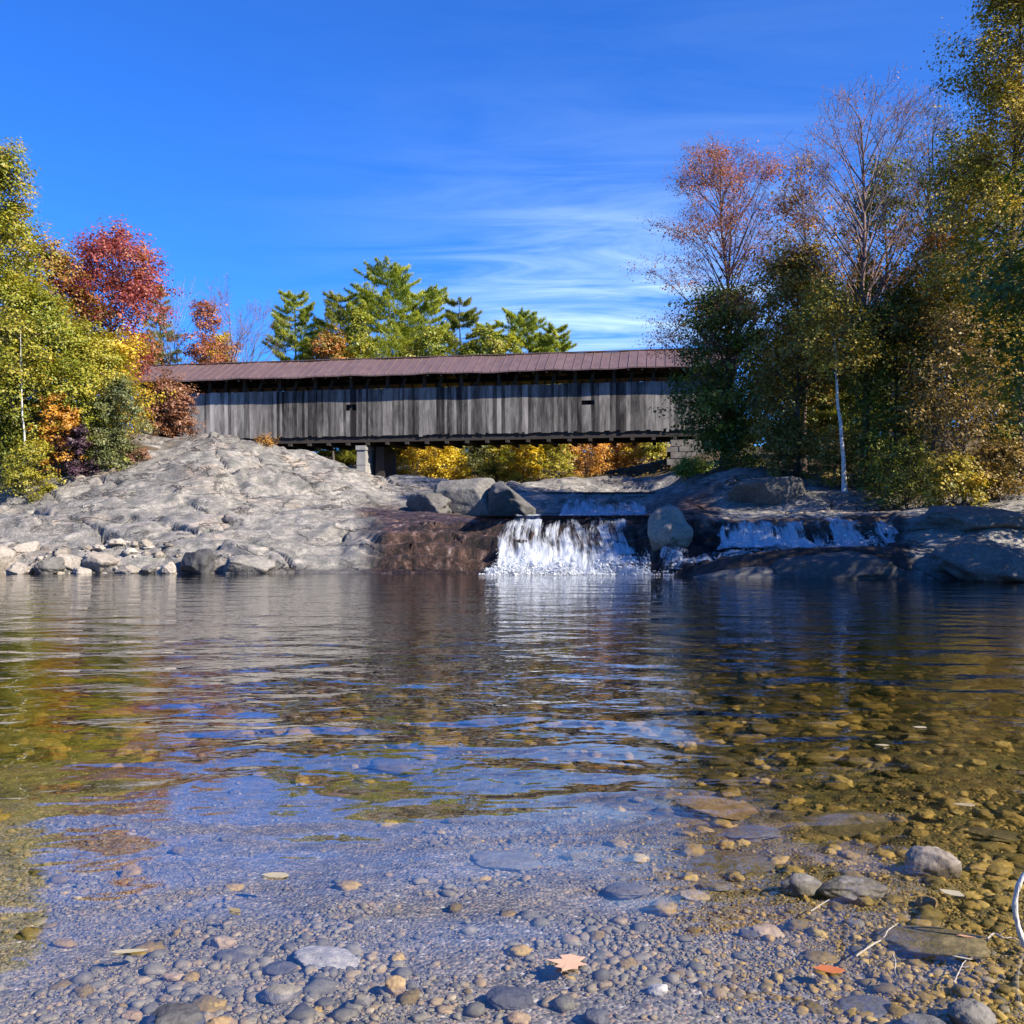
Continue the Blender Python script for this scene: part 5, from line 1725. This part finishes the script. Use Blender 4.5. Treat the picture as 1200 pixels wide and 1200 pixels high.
M['leaf_pale'] = leaf_material("pale_dead_leaf", [(0.2, (0.30, 0.24, 0.13)), (0.8, (0.44, 0.39, 0.27))], 0.2)
M['leaf_peach'] = leaf_material("peach_dead_leaf", [(0.2, (0.55, 0.30, 0.17)), (0.8, (0.68, 0.46, 0.32))], 0.2)
M['leaf_dorange'] = leaf_material("orange_dead_leaf", [(0.2, (0.45, 0.14, 0.05)), (0.8, (0.58, 0.22, 0.09))], 0.2)
for i, (lb, u, v, w, mt, sh, rt) in enumerate([
    ("peach coloured maple leaf floating near the bottom centre", 665, 1130, 46, 'leaf_peach', 'maple', 1.3),
    ("orange oval leaf floating left of the bottom right stone", 972, 1138, 36, 'leaf_dorange', 'oval', 1.4),
    ("pale yellow leaf floating before the standing grey stone", 1116, 1048, 30, 'leaf_pale', 'oval', 0.7),
    ("white curled leaf floating behind the standing grey stone", 1131, 944, 26, 'leaf_pale', 'oval', 1.5),
    ("cream strip shaped leaf floating in the left shallows", 152, 1116, 44, 'leaf_pale', 'long', 1.75),
    ("cream leaf floating on the blue reflection left of centre", 324, 1027, 32, 'leaf_pale', 'oval', 1.5),
    ("small cream leaf in the left shallows above the cobbles", 275, 1068, 20, 'leaf_pale', 'oval', 1.0),
    ("tiny white leaf far out on the right of the pool", 1078, 853, 16, 'leaf_pale', 'oval', 1.5),
    ("tiny pale leaf farther left on the dark reflection", 1034, 874, 16, 'leaf_pale', 'oval', 1.5),
    ("tan narrow leaf by the brown submerged boulder", 1140, 1099, 34, 'leaf_peach', 'long', 1.4),
    ("pale leaf on the bottom right shallows near the curved twig", 1128, 1124, 22, 'leaf_pale', 'long', 1.1),
]):
    leaf_thing(lb, u, v, w, 0, M[mt], sh, rt, 300 + i)


def twig_thing(label, pts, r0, r1, seed, name="twig", mat='pale_strand', forks=()):
    """a thin tapered tube along photo points (u, v, y); r in metres"""
    r = np.random.default_rng(seed)
    p = np.array([at(*q) for q in pts])
    k = np.linspace(0, 1, len(p))
    t = np.linspace(0, 1, 24)
    # smooth
    from numpy import interp
    c = np.stack([interp(t, k, p[:, i]) for i in range(3)], -1)
    for _ in range(6):
        c[1:-1] = (c[:-2] + 2 * c[1:-1] + c[2:]) / 4
    c += r.normal(0, 0.0004, c.shape)
    base = c[0].copy()
    g = Geo()
    g.tube(c - base, np.linspace(r0, r1, 24) * (1 + 0.12 * r.normal(size=24)), 7)
    for (f, du, dv) in forks:
        q = c[int(f * 23)]
        e = q + np.array([du / F * q[1], r.uniform(-.05, .05), -dv / F * q[1]])
        g.tube(np.array([q, (q + e) / 2 + r.normal(0, .004, 3), e]) - base, [r1 * 1.1, r1 * .9, r1 * .5], 5)
    o = g.build(name, M[mat], None, loc=tuple(base))
    return tag(o, label, "twig", "pale twigs in the right shallows")


def wy(v):
    return CAMZ * F / (v - HZ)


YT = wy(1108)
twig_thing("bleached curved twig arching out of the water at the right edge", [(1203, 1112, YT), (1195, 1095, YT), (1189, 1072, YT), (1189, 1050, YT), (1194, 1034, YT), (1202, 1021, YT), (1216, 1016, YT), (1232, 1030, YT)], 0.0105, 0.008, 1, mat='bleached')


def bed_strand(label, uvs, r0, seed, forks=()):  # pale squiggly lines in the shallows, built as thin solid strands
    twig_thing(label, [(u, v, wy(v) * 1.0) for u, v in uvs], r0 * 0.62, r0 * 0.3, seed, forks=forks)


bed_strand("thin crooked pale strand lying across the brown boulder", [(1003, 1121), (1020, 1108), (1036, 1100), (1040, 1090), (1052, 1082)], 0.006, 2, ((0.5, 8, -12),))
bed_strand("short pale strand at the water just left of the curved twig", [(1156, 1102), (1164, 1092), (1175, 1100), (1186, 1098), (1196, 1104)], 0.007, 3, ((0.4, 6, -14),))
bed_strand("thin upright pale strand near the orange leaf", [(1046, 1118), (1050, 1128), (1048, 1138), (1052, 1146)], 0.005, 4)
bed_strand("forked pale strand above the slate coloured stone", [(1118, 1152), (1124, 1138), (1130, 1126), (1140, 1122)], 0.005, 5, ((0.5, 14, 4),))
bed_strand("thin pale strand lying left of the large submerged stone", [(950, 1068), (962, 1060), (972, 1054)], 0.005, 6)
